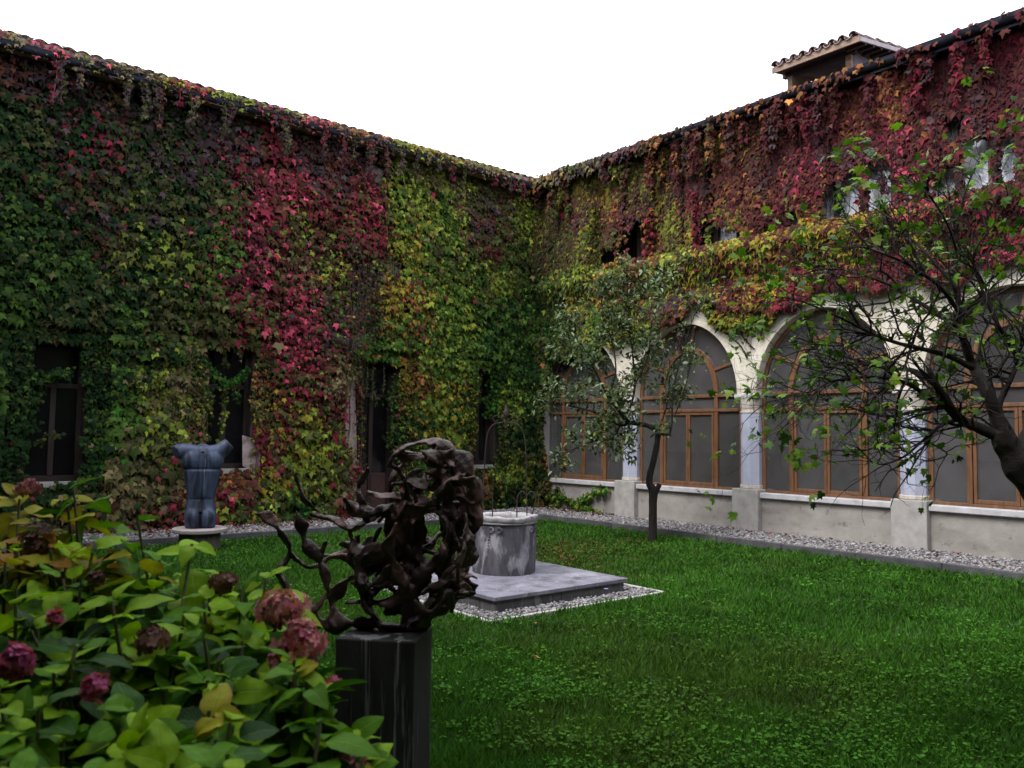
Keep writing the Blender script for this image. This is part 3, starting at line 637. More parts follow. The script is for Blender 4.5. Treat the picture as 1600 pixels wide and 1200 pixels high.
# ================================================================== IVY ON THE FAR WALL
L_ = lambda x, y: tuple(ony(x, y, YW-.12)[[0, 2]])
ctrlL = [(*L_(a, b), k) for a, b, k in [
    (15, 110, 'PB BR PB'), (20, 200, 'DG OL DG'), (15, 320, 'DG MG DG'), (15, 450, 'DG MG MG'), (10, 600, 'DG DG MG'), (15, 720, 'DG DG'),
    (110, 150, 'PB BR PB DG'), (130, 230, 'OL PB CR DG'), (120, 320, 'OL BR DG PB'), (110, 420, 'OL DG MG'), (130, 500, 'OL DG DG'), (130, 600, 'DG DG OL'), (130, 700, 'DG DG'),
    (250, 200, 'PB OL DG PB'), (250, 300, 'DG OL OL PB'), (250, 400, 'OL YG DG'), (250, 500, 'OL OL DG'), (190, 560, 'DG MG MG'), (200, 680, 'BG MG MG'), (250, 620, 'OL YG TN'), (250, 700, 'TN YG OL'), (200, 760, 'TN OL TN'), (250, 800, 'TN OL'), (285, 825, 'CR PK'),
    (330, 200, 'PB PB DG'), (340, 300, 'DG OL OL'), (340, 400, 'DG OL MG'), (345, 500, 'OL MG YG'), (350, 540, 'OL TN MG'),
    (375, 250, 'MA PB CR'), (395, 290, 'PK CR MA'), (395, 360, 'CR PK MA'), (390, 430, 'CR MA PK'), (400, 500, 'BR CR OL'), (395, 580, 'BR OR OL'), (395, 640, 'OR TN OL YE'), (400, 720, 'TN BR CR'), (370, 745, 'BR OR TN'), (410, 770, 'YG OL YE'), (400, 800, 'MG DG YG'), (420, 820, 'MG OL'),
    (455, 250, 'PB BR CR'), (460, 300, 'PK CR BR'), (460, 370, 'BR YG OL CR'), (450, 430, 'OL BR TN'), (460, 480, 'PK PK CR OL'), (470, 530, 'PK CR PK'), (450, 580, 'BR CR OL'), (440, 620, 'YE OL CR'), (455, 660, 'YG YE OL CR'), (470, 720, 'YG YG OL'), (470, 770, 'MG YG'), (460, 810, 'MG DG BG'),
    (520, 260, 'PB BR PB'), (520, 310, 'CR BR CR'), (510, 370, 'BR OL CR'), (520, 450, 'OL YG BR'), (510, 520, 'PB OL PB BR'), (530, 590, 'OL BR TN'), (545, 640, 'CR BR TN'), (520, 690, 'OL YG YE'), (540, 760, 'OL TN CR'), (530, 815, 'CR BR CR'),
    (575, 260, 'PB BR PB'), (580, 300, 'CR PK BR'), (585, 350, 'CR CR BR'), (570, 400, 'BR CR OL'), (570, 450, 'BR OL PB'), (570, 510, 'OL BR DG'), (585, 545, 'MG BG OL'),
    (615, 250, 'YG OL TN'), (615, 310, 'YG MG YG'), (620, 370, 'YG YE MG'), (612, 440, 'YE OR YG'), (625, 500, 'YG MG OR'), (620, 540, 'MG MG'), (635, 600, 'OR YE OL'), (628, 660, 'MG DG OL'),
    (690, 270, 'OL TN YG'), (690, 330, 'MG YG YG'), (690, 400, 'YG MG OL'), (700, 480, 'MG YG MG'), (690, 550, 'MG YG MG'), (680, 620, 'YG MG YE'), (690, 660, 'YG MG YE'), (700, 700, 'MG DG'), (700, 760, 'MG DG'),
    (765, 290, 'PB BR OL'), (750, 330, 'BR PB OL'), (765, 380, 'MG OL BR'), (770, 430, 'MG OL YG'), (770, 500, 'MG DG MG'), (770, 560, 'MG MG DG'), (790, 620, 'MG YG DG'), (800, 680, 'DG OL'), (800, 730, 'OL MG YG'), (800, 780, 'OL DG DG'), (750, 740, 'OL OR DG'),
    (825, 300, 'OL YG TN'), (830, 360, 'MG OL YG'), (830, 450, 'DG MG OL'), (835, 550, 'DG MG'), (835, 650, 'DG DG OL'), (835, 750, 'OL DG')]]
n0 = 150000
u = rng.uniform(-1.2, 13.5, n0); v = .12+rng.uniform(0, 7.85, n0)
un = u+(fbm(u*5, v*3, 50)-.5)*.35; vn = v+(fbm(u*4, v*4, 51)-.5)*.3
keep = np.ones(n0, bool)
for (a_, b_, z0, z1) in OPN:
    keep &= ~((un > a_+.02) & (un < b_-.02) & (vn > z0+.0) & (vn < z1-.02))
bare = [[L_(*p) for p in q] for q in (
    [(540, 600), (558, 600), (562, 700), (560, 790), (548, 790), (556, 720), (540, 690), (532, 640)],
    [(604, 392), (624, 392), (632, 425), (622, 438), (612, 430)], [(622, 440), (634, 470), (632, 520), (622, 500)],
    [(383, 680), (400, 685), (420, 720), (398, 738), (383, 728)], [(0, 735), (14, 640), (14, 600), (0, 600)],
    [(570, 250), (605, 262), (600, 285), (565, 275)], [(610, 280), (650, 285), (640, 295), (615, 292)])]
for q in bare: keep &= ~(in_poly(u+rng.normal(0, .05, n0), v+rng.normal(0, .05, n0), q) & (rng.uniform(0, 1, n0) < .95))
for q in bare[:6]:
    qq = [(a+random.uniform(-.02, .02), b) for a, b in q]
    MB().prism([(a, b) for a, b in qq], YW-.006, YW+.002, 1).build('plaster_patch', M['plaster_pink'], ivw)
MB().prism([L_(*p) for p in [(525, 590), (558, 585), (562, 795), (528, 795)]], YW-.004, YW+.002, 1).build('plaster_patch', M['plaster_pink'], ivw)
# thin spots
dens = np.clip(.10+1.30*fbm(u*1.3, v*.7, 60), 0, 1)
pb = (in_poly(u, v, [L_(430, 560), L_(430, 380), L_(500, 330), L_(560, 430), L_(560, 560), L_(500, 600)]))   # stems show through here
dens = np.where(pb, dens*.55*(.4+1.1*vnoise(u*7, v*.5, 61)), dens)
topz = (v > 6.9) & (u < 9.6); dens = np.where(topz, dens*.55, dens)
dens = np.where(u > 9.2, np.maximum(dens, .93), dens)
dens = np.where(v < .5, dens*.6, dens)
keep &= rng.uniform(0, 1, n0) < dens
u, v = u[keep], v[keep]; n_ = len(u)
off = .02+.30*fbm(u*1.1, v*.9, 70)**1.3+.17*rng.uniform(0, 1, n_)+.10*np.sin((v*1.0+fbm(u*1.5, v, 71)*2)*6.28/.45)*.5
near_o = np.zeros(n_)
for (a_, b_, z0, z1) in OPN: near_o = np.maximum(near_o, ((u > a_-.35) & (u < b_+.35) & (v < z1+.25) & (v > z0-.2)).astype(float))
off = np.where(near_o > 0, off*.6, off); off = np.clip(off, .02, .5)
S = .094*np.exp(rng.normal(0, .26, n_))*(.75+.5*fbm(u*.9, v*.9, 74))*(1+.25*(v < 2.2)*(u < 7.5)); S = np.where((near_o > 0) & (v < 3.3), S*.62, S)
small = in_poly(u, v, [L_(540, 400), L_(590, 400), L_(590, 540), L_(540, 540)]); S = np.where(small, S*.6, S)
colL = colour_field(u, v, ctrlL, 80)*np.where((u < 5.3) & (v > 2.2), .78, 1)[:, None]  # left part of the wall: shade put into the leaf colours
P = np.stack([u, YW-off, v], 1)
tl = rng.uniform(R(15), R(60), n_)
N_ = np.stack([rng.normal(0, .35, n_), -np.cos(tl), np.sin(tl)], 1); D = np.stack([rng.normal(0, .45, n_), -.25-.25*rng.uniform(0, 1, n_), -np.ones(n_)], 1)
parts = [[P, N_, D, S, colL]]
def strand(path, count, size, keys, spread=.05, out=(0, -1, 0), jit=.5):
    """small leaves along a hanging or creeping shoot"""
    Q = smoothpath(path, 8); t = rng.uniform(0, len(Q)-1.001, count); i = t.astype(int); f = (t-i)[:, None]
    P_ = Q[i]*(1-f)+Q[i+1]*f+rng.normal(0, spread, (count, 3)); o_ = np.array(out, float)
    N2 = o_[None]*.8+rng.normal(0, jit, (count, 3))+np.array([0, 0, .5]); D2 = rng.normal(0, .45, (count, 3))+np.array([0, 0, -1.0])+o_[None]*.2
    cl = PALV[[PALK.index(k) for k in rng.choice(keys.split(), count)]]*rng.uniform(.6, 1.4, (count, 1))
    return [P_, N2, D2, np.full(count, size)*rng.uniform(.6, 1.3, count), cl], Q
shoots = []
def sL(pts, n, s, k, sp=.05):
    a, Q = strand([ony(x_, y_, YW-.10) for x_, y_ in pts], n, s, k, sp); parts.append(a); shoots.append((Q, .008))
sL([(322, 560), (326, 620), (322, 690)], 130, .07, 'DG OL MG', .05); sL([(335, 580), (350, 597), (372, 592), (388, 575)], 260, .07, 'BG MG DG', .035)
sL([(352, 600), (350, 640), (341, 688)], 90, .07, 'OL YG DG', .03); sL([(365, 600), (372, 625)], 30, .06, 'MG DG', .04); sL([(350, 545), (354, 572)], 30, .06, 'OL DG', .02); sL([(372, 548), (378, 560)], 25, .05, 'TN DG', .04)
sL([(36, 580), (60, 590), (85, 588), (108, 580)], 260, .08, 'DG DG MG', .06); sL([(60, 590), (62, 632)], 60, .07, 'DG OL', .03); sL([(38, 690), (60, 693), (75, 678), (100, 680)], 70, .06, 'OL DG', .03); sL([(40, 610), (48, 640), (42, 690)], 110, .09, 'DG', .07)
sL([(568, 548), (590, 556), (612, 552)], 200, .08, 'BG MG DG', .06)
for x_ in (566, 573, 582, 599): sL([(x_, 555), (x_+1, 580+random.uniform(0, 25)), (x_, 600+random.uniform(0, 30))], 34, .055, 'DG OL', .018)
sL([(581, 606), (588, 622), (586, 636)], 30, .06, 'OL DG'); sL([(618, 590), (614, 650), (611, 700)], 330, .07, 'DG MG OL', .06); sL([(562, 600), (566, 650), (564, 720), (563, 790)], 220, .06, 'BR OL OL', .05)
sL([(735, 570), (738, 620), (737, 700)], 120, .06, 'OL DG', .03); sL([(752, 572), (750, 600), (745, 640)], 60, .05, 'OL DG', .03); sL([(768, 575), (772, 620), (764, 650)], 260, .08, 'BG MG DG', .07); sL([(740, 622), (750, 625), (765, 620)], 80, .07, 'MG DG', .03)
# growth over the eave and tile edge, and dry shoots hanging off the gutter
m_ = 5200; gu = rng.uniform(-1.5, 13.0, m_); k_ = rng.uniform(0, 1, m_) < np.clip(fbm(gu*.8, gu*0, 90)*1.9-.25, .1, 1)*np.where(gu > 9.3, .7, 1); gu = gu[k_]; m_ = len(gu)
hz = np.clip(rng.normal(-.04, .12, m_), -.35, .10); gp = np.stack([gu, 14.80-rng.uniform(-.12, .08, m_)+np.clip(hz, 0, 1)*1.6, 8.02+hz*.75+.03*fbm(gu*3, gu*0, 91)], 1)
ctop = colour_field(gu, gp[:, 2], [(*L_(a, b), k) for a, b, k in [(0, 62, 'PB CR TN'), (60, 80, 'PB PK TN'), (135, 100, 'YE OL PB'), (200, 118, 'PB TN'), (260, 135, 'YE OL TN'), (290, 150, 'PK CR'), (340, 165, 'PB YG'), (400, 175, 'PK PB'), (450, 190, 'PK TN'), (560, 220, 'PB OR'), (640, 240, 'OR YG TN'), (720, 260, 'TN YG'), (790, 280, 'TN')]], 95)
parts.append([gp, np.stack([rng.normal(0, .4, m_), -np.ones(m_)*.6, np.ones(m_)], 1), np.stack([rng.normal(0, .6, m_), -np.ones(m_)*.5, -np.ones(m_)*.6], 1), .085*rng.uniform(.6, 1.3, m_), ctop])
for i in range(55):
    gx = random.uniform(-1, 12.5); L = random.uniform(.25, .9) if gx < 9.5 else random.uniform(.15, .5); pk = random.choice(['PB TN', 'PB BR', 'OL PB', 'CR PB'])
    a, Q = strand([(gx, 14.80, 7.98), (gx+.03, 14.77, 7.98-L*.5), (gx+random.uniform(-.05, .05), 14.80, 7.98-L)], int(60*L)+8, .075, pk, .03); parts.append(a); shoots.append((Q, .007))
# leaves wrapping the inner corner, hanging forward
ivl = empty('climbing_ivy', (6, YW-.2, .1), 'green, yellow and crimson ivy covering the whole far wall up to its gutter', 'ivy')
Pa, Na, Da, Sa, Ca = [np.concatenate([q[i] for q in parts]) for i in range(5)]
score = Sa/np.linalg.norm(Pa-CAM, axis=1); idx = np.argsort(-score*(Pa[:, 0] > .6))[:1400]; idx = rng.choice(idx, 290, replace=False)
rest = np.ones(len(Pa), bool); rest[idx] = False
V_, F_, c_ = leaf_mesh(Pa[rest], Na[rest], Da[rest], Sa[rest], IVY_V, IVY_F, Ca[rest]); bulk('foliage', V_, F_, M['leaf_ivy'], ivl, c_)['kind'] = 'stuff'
template_objects('leaf', idx, Pa, Na, Da, Sa, IVY_V, IVY_F, Ca, M['leaf_ivy'], ivl)
paths = []
for i in range(330):
    x0 = random.uniform(-1, 13.2) if i % 2 else random.uniform(5.6, 9.4); z0 = random.uniform(.2, 4.5) if i % 3 else random.uniform(3, 5.5); z1 = z0+random.uniform(1.2, 3.4); Q = []
    if any(a_-.1 < x0 < b_+.1 and z0 < zz1 for a_, b_, zz0, zz1 in OPN): z0 = max(z0, 3.5)
    xx = x0
    for z_ in np.arange(z0, min(z1, 7.8), .22): Q.append((xx, YW-.02-random.uniform(0, .035), z_)); xx += random.uniform(-.035, .035)
    if len(Q) > 3: paths.append((np.array(Q), np.linspace(random.uniform(.010, .024), .006, len(Q))))
for q, r_ in shoots: paths.append((q, r_*.6))
tubes('stems', paths, M['stem'], ivl, 5)['kind'] = 'stuff'

# ================================================================== IVY ON THE ARCADE WING
XI = XW-.32
R_ = lambda x, y: tuple(onx(x, y, XI)[[1, 2]])
ctrlR = [(*R_(a, b), k) for a, b, k in [
    (862, 310, 'OL YG TN'), (870, 400, 'MG OL DG'), (870, 500, 'MG DG OL'), (860, 600, 'DG OL MG'), (850, 720, 'OL DG'), (850, 790, 'OL OR DG'),
    (915, 295, 'YE OL YG'), (910, 350, 'OL BR PB'), (915, 400, 'OL MG YG'), (905, 440, 'YE OL YG'), (915, 500, 'OL YG MG'), (930, 450, 'YE OR OL'),
    (960, 285, 'YE YG OL'), (960, 335, 'OR BR CR'), (950, 375, 'MG OL'), (965, 440, 'YE OR OL'), (980, 490, 'OL YG BR'),
    (1010, 265, 'OL YG OL'), (1000, 320, 'PB BR OL'), (1012, 370, 'CR OR BR'), (1030, 330, 'OL YE BR'), (1030, 420, 'YE OL YG'), (1040, 470, 'OL BR PB'), (1055, 500, 'BR MA OR'),
    (1060, 230, 'OL YE TN'), (1080, 270, 'PB BR OL'), (1070, 320, 'PB PB BR'), (1085, 330, 'CR BR OR'), (1090, 300, 'BR PB'), (1045, 370, 'OL YG'), (1090, 415, 'YE YG OL'), (1090, 450, 'BR OL OR'), (1110, 475, 'OR BR MA'),
    (1130, 215, 'OR YE OL'), (1140, 260, 'OR BR OL'), (1130, 310, 'BR MA OR'), (1150, 350, 'BR OR MA'), (1150, 395, 'YE YG OL'), (1160, 430, 'BR OR YE'), (1160, 470, 'OR YE BR'),
    (1190, 190, 'OR BR BR OL'), (1200, 240, 'BR MA PB'), (1190, 300, 'BR OR'), (1200, 340, 'MA BR'), (1210, 385, 'YE YG OR'), (1230, 430, 'BR MA OR'), (1240, 470, 'MA CR'),
    (1250, 170, 'OR BR BR'), (1245, 230, 'CR MA BR'), (1250, 270, 'CR PK MA'), (1270, 320, 'MA CR'), (1255, 360, 'OR YE BR'), (1270, 380, 'YE OR'), (1290, 420, 'MA BR OR'), (1290, 460, 'MA MA'),
    (1320, 140, 'OR CR BR'), (1310, 200, 'OR BR MA'), (1310, 250, 'MA BR PB'), (1330, 370, 'OR YE BR'), (1350, 430, 'MA BR'), (1360, 465, 'MA CR'),
    (1390, 120, 'CR OR BR'), (1400, 170, 'CR OR'), (1400, 230, 'CR CR PK'), (1410, 280, 'CR PK MA'), (1380, 250, 'MA BR'), (1420, 345, 'OR BR YE'), (1430, 400, 'MA CR'), (1410, 450, 'MA MA'),
    (1470, 100, 'MA BR CR'), (1480, 160, 'MA PB MA'), (1450, 220, 'MA BR'), (1500, 340, 'OR BR MA'), (1500, 400, 'MA CR PK'), (1520, 440, 'CR MA'),
    (1560, 75, 'MA CR BR'), (1570, 140, 'MA MA PB'), (1560, 350, 'MA CR OL'), (1590, 400, 'MA CR PK'), (1590, 300, 'MA')]]
n0 = 130000
u = rng.uniform(2.2, YW-.02, n0); v = rng.uniform(3.7, 8.0, n0)
un = u+(fbm(u*6, v*1.2, 150)-.5)*.22; vn = v+(fbm(u*4.5, v*2, 151)-.5)*.45
keep = np.ones(n0, bool)
glimpse = [[R_(*p) for p in q] for q in (
    [(938, 388), (950, 392), (966, 388), (966, 428), (938, 436)], [(988, 372), (1000, 345), (1017, 360), (1018, 412), (990, 420)],
    [(1088, 352), (1100, 345), (1110, 350), (1122, 352), (1148, 362), (1148, 386), (1088, 397)], [(1196, 350), (1212, 340), (1240, 332), (1251, 340), (1251, 380), (1196, 386)],
    [(1290, 300), (1304, 280), (1322, 268), (1336, 262), (1344, 280), (1343, 364), (1290, 370)], [(1352, 262), (1368, 250), (1392, 248), (1400, 270), (1400, 352), (1352, 358)],
    [(1408, 290), (1418, 276), (1427, 285), (1427, 343), (1408, 348)], [(1437, 285), (1453, 275), (1453, 345), (1437, 348)], [(1458, 262), (1492, 248), (1493, 337), (1458, 342)], [(1500, 238), (1553, 215), (1553, 328), (1500, 335)], [(1566, 208), (1592, 196), (1592, 318), (1566, 322)],
    [(1470, 178), (1500, 172), (1505, 205), (1478, 215)])]
for q in glimpse: qc = np.mean(q, 0); kx_ = 1.22 if qc[0] > 8.5 else 1.14; q = [(qc[0]+(a-qc[0])*kx_, qc[1]+(b-qc[1])*(kx_*.95)) for a, b in q]; keep &= (v < 5.64) | ~in_poly(un+rng.normal(0, .02, n0), v+(fbm(u*9, u*0, 152)-.5)*.28, q)
# lower hem of the band above the arches
hem = np.interp(u, [2.2, 4.6, 6.2, 7.2, 8.9, 9.6, 10.4, 11.2, 12.2, 13.2, 14.2, 15.4], [4.45, 4.45, 4.4, 4.3, 4.35, 4.45, 4.5, 4.15, 4.0, 3.95, 3.75, 3.7])
keep &= v > hem+(fbm(u*3, u*0, 153)-.5)*.7
dens = np.clip(.45+1.2*fbm(u*2.6, v*.6, 160), .2, 1)*np.clip(vnoise(u*4.2+fbm(u, v*.6, 165), v*.22, 166)*3.4-.55, .08, 1); dens = np.where(v < 5.75, np.maximum(dens, .9), dens)
keep &= rng.uniform(0, 1, n0) < dens
u, v = u[keep], v[keep]; n_ = len(u)
upper = v > 5.62
fold = vnoise(u*3.4+fbm(u, v*.5, 161)*1.5, v*.35, 162)
off = np.where(upper, .12+.34*fold+rng.uniform(0, .08, n_), .08+.30*np.clip(1-abs(v-5.45)/.5, 0, 1)+.12*fbm(u*2, v*2, 163)+rng.uniform(0, .08, n_))
off = np.where(upper & (v > 7.5), np.maximum(off, .25), off); off = np.where(upper & (v < 7.35) & (u < 11), .20+.24*fold+rng.uniform(-.04, .05, n_), off)
S = .094*np.exp(rng.normal(0, .26, n_))
parts = [[np.stack([XW-off, u, v], 1), None, None, S, colour_field(u, v, ctrlR, 180)]]
up_m = (v > 5.75)[:, None]; parts[0][4] = np.where(up_m, parts[0][4]*.62+np.array([.080, .018, .024])*.26*rng.uniform(.5, 1.5, (n_, 1)), parts[0][4])
tl = rng.uniform(R(10), R(55), n_); parts[0][1] = np.stack([-np.cos(tl), rng.normal(0, .35, n_), np.sin(tl)], 1); parts[0][2] = np.stack([-.25-.3*rng.uniform(0, 1, n_), rng.normal(0, .45, n_), -np.ones(n_)], 1)
# near the inner corner the growth runs down to the ground
m_ = 6500; cu_ = rng.uniform(14.25, YW-.02, m_); cv_ = rng.uniform(.12, 4.2, m_); k_ = (cu_ > 14.55+.35*fbm(cv_*1.5, cv_*0, 170)+.25*(cv_ < 3)) ; cu_, cv_ = cu_[k_], cv_[k_]; m_ = len(cu_)
tl = rng.uniform(R(10), R(55), m_)
parts.append([np.stack([XW-.05-.35*rng.uniform(0, 1, m_)*fbm(cu_*2, cv_*1.4, 171)*1.6, cu_, cv_], 1), np.stack([-np.cos(tl), rng.normal(0, .35, m_), np.sin(tl)], 1), np.stack([-.4*np.ones(m_), rng.normal(0, .45, m_), -np.ones(m_)], 1), .14*rng.uniform(.7, 1.25, m_), colour_field(cu_, cv_, ctrlR, 181)])
shoots = []
def sR(pts, n, s, k, sp=.05, X=XW-.12):
    a, Q = strand([onx(x_, y_, X) for x_, y_ in pts], n, s, k, sp, (-1, 0, 0)); parts.append(a); shoots.append((Q, .012))
# shoots over the glimpsed windows
sR([(1087, 300), (1088, 340), (1086, 398)], 170, .10, 'CR BR MA', .04, XW-.35); sR([(1012, 330), (1014, 380), (1010, 418)], 260, .11, 'OR CR BR', .06, XW-.35); sR([(928, 330), (922, 370), (916, 430)], 300, .11, 'OL YE YG', .07, XW-.35)
sR([(1347, 270), (1350, 310), (1345, 350)], 130, .09, 'MA CR BR', .05, XW-.35); sR([(1313, 290), (1312, 325), (1308, 362)], 90, .07, 'DG BR DG', .04, XW-.3); sR([(1378, 270), (1382, 300)], 40, .08, 'MA PB', .04, XW-.3)
sR([(1403, 250), (1406, 300), (1402, 350)], 130, .09, 'CR PK MA', .05, XW-.35); sR([(1430, 300), (1435, 345)], 90, .09, 'MA BR', .05, XW-.35); sR([(1220, 320), (1222, 360)], 60, .09, 'MA', .05, XW-.35)
sR([(1112, 350), (1106, 370), (1110, 395)], 60, .08, 'OL YG', .03, XW-.25); sR([(1232, 330), (1228, 362)], 50, .09, 'MA BR', .04, XW-.3)
sR([(1500, 260), (1505, 300)], 40, .08, 'MA PB', .03, XW-.3); sR([(1555, 215), (1558, 260), (1556, 300)], 60, .08, 'PB MA', .03, XW-.3); sR([(1465, 220), (1470, 270)], 60, .09, 'MA BR', .04, XW-.3)
# ends reaching over the cream spandrels
sR([(1100, 478), (1125, 500), (1150, 508), (1185, 500), (1205, 495)], 360, .12, 'YG MG YE', .055); sR([(1120, 490), (1150, 498), (1172, 492)], 200, .11, 'YE YG OR', .05)
sR([(1205, 470), (1240, 478)], 160, .12, 'MA CR'); sR([(1180, 455), (1200, 475)], 120, .12, 'CR OR')
for p in ([(1128, 510), (1140, 525), (1157, 540), (1167, 560)], [(1155, 505), (1160, 525), (1178, 545)], [(1170, 505), (1185, 515), (1192, 530)]):
    shoots.append((smoothpath([onx(x_, y_, XW-.03) for x_, y_ in p], 6), .012)); a, Q = strand([onx(x_, y_, XW-.04) for x_, y_ in p], 14, .05, 'OR BR', .02, (-1, 0, 0)); parts.append(a)
sR([(1062, 500), (1065, 530), (1064, 555)], 60, .07, 'MA PB', .05, XW-.05)
# creepers on the parapet by the corner
XQ = XW-.02
for p, n_s, k in (([(848, 772), (880, 778), (905, 790), (925, 798)], 260, 'BG MG YG'), ([(860, 790), (890, 798), (930, 803)], 130, 'MG YG OL'), ([(905, 790), (922, 772), (948, 766)], 170, 'BG YG'), ([(870, 760), (872, 785), (866, 800)], 150, 'OL YG DG'), ([(925, 798), (950, 806)], 40, 'MG YG'), ([(845, 700), (856, 760), (850, 800)], 260, 'OL DG OR')):
    a, Q = strand([onx(x_, y_, XQ-.05) for x_, y_ in p], n_s, .09, k, .045, (-1, 0, 0)); parts.append(a); shoots.append((Q, .010))
m_ = 2600; gy = rng.uniform(2.2, 15.0, m_); k_ = rng.uniform(0, 1, m_) < np.where(gy > 10.8, .8, .12); gy = gy[k_]; m_ = len(gy)
hz = np.clip(rng.normal(-.06, .10, m_), -.3, np.where(gy > 13.5, .06, .015)); gp = np.stack([12.80+rng.uniform(-.06, .06, m_), gy, 8.0+hz], 1)
parts.append([gp, np.stack([-np.ones(m_)*.7, rng.normal(0, .4, m_), np.ones(m_)], 1), np.stack([-np.ones(m_)*.4, rng.normal(0, .5, m_), -np.ones(m_)], 1), .11*rng.uniform(.6, 1.3, m_), colour_field(gy, gp[:, 2], [(*R_(a, b), k) for a, b, k in [(870, 285, 'PB OR TN'), (930, 262, 'TN PB OL'), (1000, 240, 'PB BR'), (1060, 212, 'OR OL PB'), (1150, 190, 'OR BR'), (1300, 140, 'OR BR'), (1500, 80, 'MA BR')]], 190)])
for i in range(60):
    gy_ = random.uniform(2.5, 14.8); L = random.uniform(.3, .9); xo = random.uniform(12.86, 13.1)
    a, Q = strand([(xo, gy_, 7.9), (xo-.03, gy_+.02, 7.9-L*.5), (xo, gy_+random.uniform(-.06, .06), 7.9-L)], int(110*L), .105, random.choice(['MA BR CR', 'MA BR', 'MA PB'] if gy_ < 8 else ['BR OR MA', 'BR MA', 'PB BR', 'OR BR OL'] if gy_ < 11.5 else ['OL BR', 'OL YE', 'PB BR']), .04, (-1, 0, 0)); parts.append(a); shoots.append((Q, .008))
ivr = empty('climbing_ivy', (XW-.2, 9, .1), 'yellow, rust and maroon ivy hanging in curtains from the gutter above the arches', 'ivy')
Pa, Na, Da, Sa, Ca = [np.concatenate([q[i] for q in parts]) for i in range(5)]
score = Sa/np.linalg.norm(Pa-CAM, axis=1)*((Pa[:, 1] > 4.4)); idx = np.argsort(-score)[:2600]; idx = rng.choice(idx, 290, replace=False)
rest = np.ones(len(Pa), bool); rest[idx] = False
V_, F_, c_ = leaf_mesh(Pa[rest], Na[rest], Da[rest], Sa[rest], IVY_V, IVY_F, Ca[rest]); bulk('foliage', V_, F_, M['leaf_ivy'], ivr, c_)['kind'] = 'stuff'
template_objects('leaf', idx, Pa, Na, Da, Sa, IVY_V, IVY_F, Ca, M['leaf_ivy'], ivr)
paths = [(q, r_) for q, r_ in shoots]
for i in range(45):
    y_ = random.uniform(2.4, 15.2); xo = random.uniform(12.98, 13.35); z1 = random.uniform(7.2, 7.95); L = random.uniform(.6, 2.0); Q = [(xo, y_, z1)]
    for s_ in range(5): Q.append((xo+random.uniform(-.03, .03), y_+random.uniform(-.05, .05), z1-L*(s_+1)/5))
    paths.append((smoothpath(Q, 3), .006))
tubes('stems', paths, M['bark'], ivr, 5)['kind'] = 'stuff'

# ================================================================== WELL ON ITS PLATFORM
PX0, PX1, PY0, PY1 = 5.25, 7.23, 6.58, 8.52
ring = 0.26
sheet('gravel_bed', PX0-ring, PX1+ring, PY0-ring, PY1+ring, .008, M['gravel_bed'])
eg = empty('stone_edging', (6.24, 7.55, 0), 'thin pale stone edging around the gravel of the well platform', 'edging', kind='structure')
for a in ((PX0-ring-.05, PX0-ring, PY0-ring-.05, PY1+ring+.05), (PX1+ring, PX1+ring+.05, PY0-ring-.05, PY1+ring+.05), (PX0-ring, PX1+ring, PY0-ring-.05, PY0-ring), (PX0-ring, PX1+ring, PY1+ring, PY1+ring+.05)):
    nx = 2
    for h_ in range(nx):
        x0, x1, y0, y1 = a
        if x1-x0 > y1-y0: L = (x1-x0)/nx; MB().box(x0+L*h_+.003, x0+L*(h_+1)-.003, y0, y1, -.03, .03).build('edging_stone', M['gravel_edge'], eg, bevel=.005)
        else: L = (y1-y0)/nx; MB().box(x0, x1, y0+L*h_+.003, y0+L*(h_+1)-.003, -.03, .03).build('edging_stone', M['gravel_edge'], eg, bevel=.005)
g = [rp(700, PX0-ring, PX0, PY0-ring, PY1+ring, .005, .03), rp(700, PX1, PX1+ring, PY0-ring, PY1+ring, .005, .03), rp(650, PX0, PX1, PY0-ring, PY0, .005, .03), rp(650, PX0, PX1, PY1, PY1+ring, .005, .03)]
tag(pebbles('gravel', np.concatenate(g), .014, .027), 'small white pebbles in a ring around the well platform', 'gravel')
pl = empty('well_platform', (6.24, 7.55, 0), 'low square stone platform with violet grey slabs on a dark stained base', 'platform')
for a in ((PX0, (PX0+PX1)/2-.003, PY0, PY1), ((PX0+PX1)/2+.003, PX1, PY0, PY1)):
    MB().box(a[0], a[1], a[2], a[3], .128, .17).build('slab', M['slab'], pl, bevel=.006)
i_ = .035
bl = [(PX0+i_, PX0+.95, PY0+i_, PY0+.3), (PX0+.956, PX1-i_, PY0+i_, PY0+.3), (PX0+i_, PX0+.3, PY0+.306, PY0+1.1), (PX0+i_, PX0+.3, PY0+1.106, PY1-i_), (PX1-.3, PX1-i_, PY0+.306, PY1-i_), (PX0+.306, PX1-.306, PY1-.3, PY1-i_)]
for b in bl: MB().box(*b, -.05, .126).build('base_block', M['base_block'], pl, bevel=.007)

WX, WY, WZ = 6.35, 7.79, .172
WR = .372; WH = .68
well = empty('wellhead', (WX, WY, WZ), 'round carved stone wellhead with a worn white rim standing on the platform', 'well')
nA = 96
def well_ring(z, r_, lump=0):
    a = np.arange(nA)*2*math.pi/nA; rr = np.full(nA, r_)
    if lump: rr = rr+lump*(vnoise(a*5, np.full(nA, z*9), 31)-.5)*2
    return np.stack([WX+rr*np.cos(a), WY+rr*np.sin(a), np.full(nA, WZ+z)], 1)
def ring_surface(name, rings, mat, close=False):
    V = np.concatenate(rings); m = len(rings); i, j = np.meshgrid(np.arange(m-1), np.arange(nA), indexing='ij'); j2 = (j+1) % nA
    F = np.stack([i*nA+j, i*nA+j2, (i+1)*nA+j2, (i+1)*nA+j], -1).reshape(-1, 4)
    return bulk(name, V, F, mat, well, smooth=True)
aa = np.arange(nA)*2*math.pi/nA
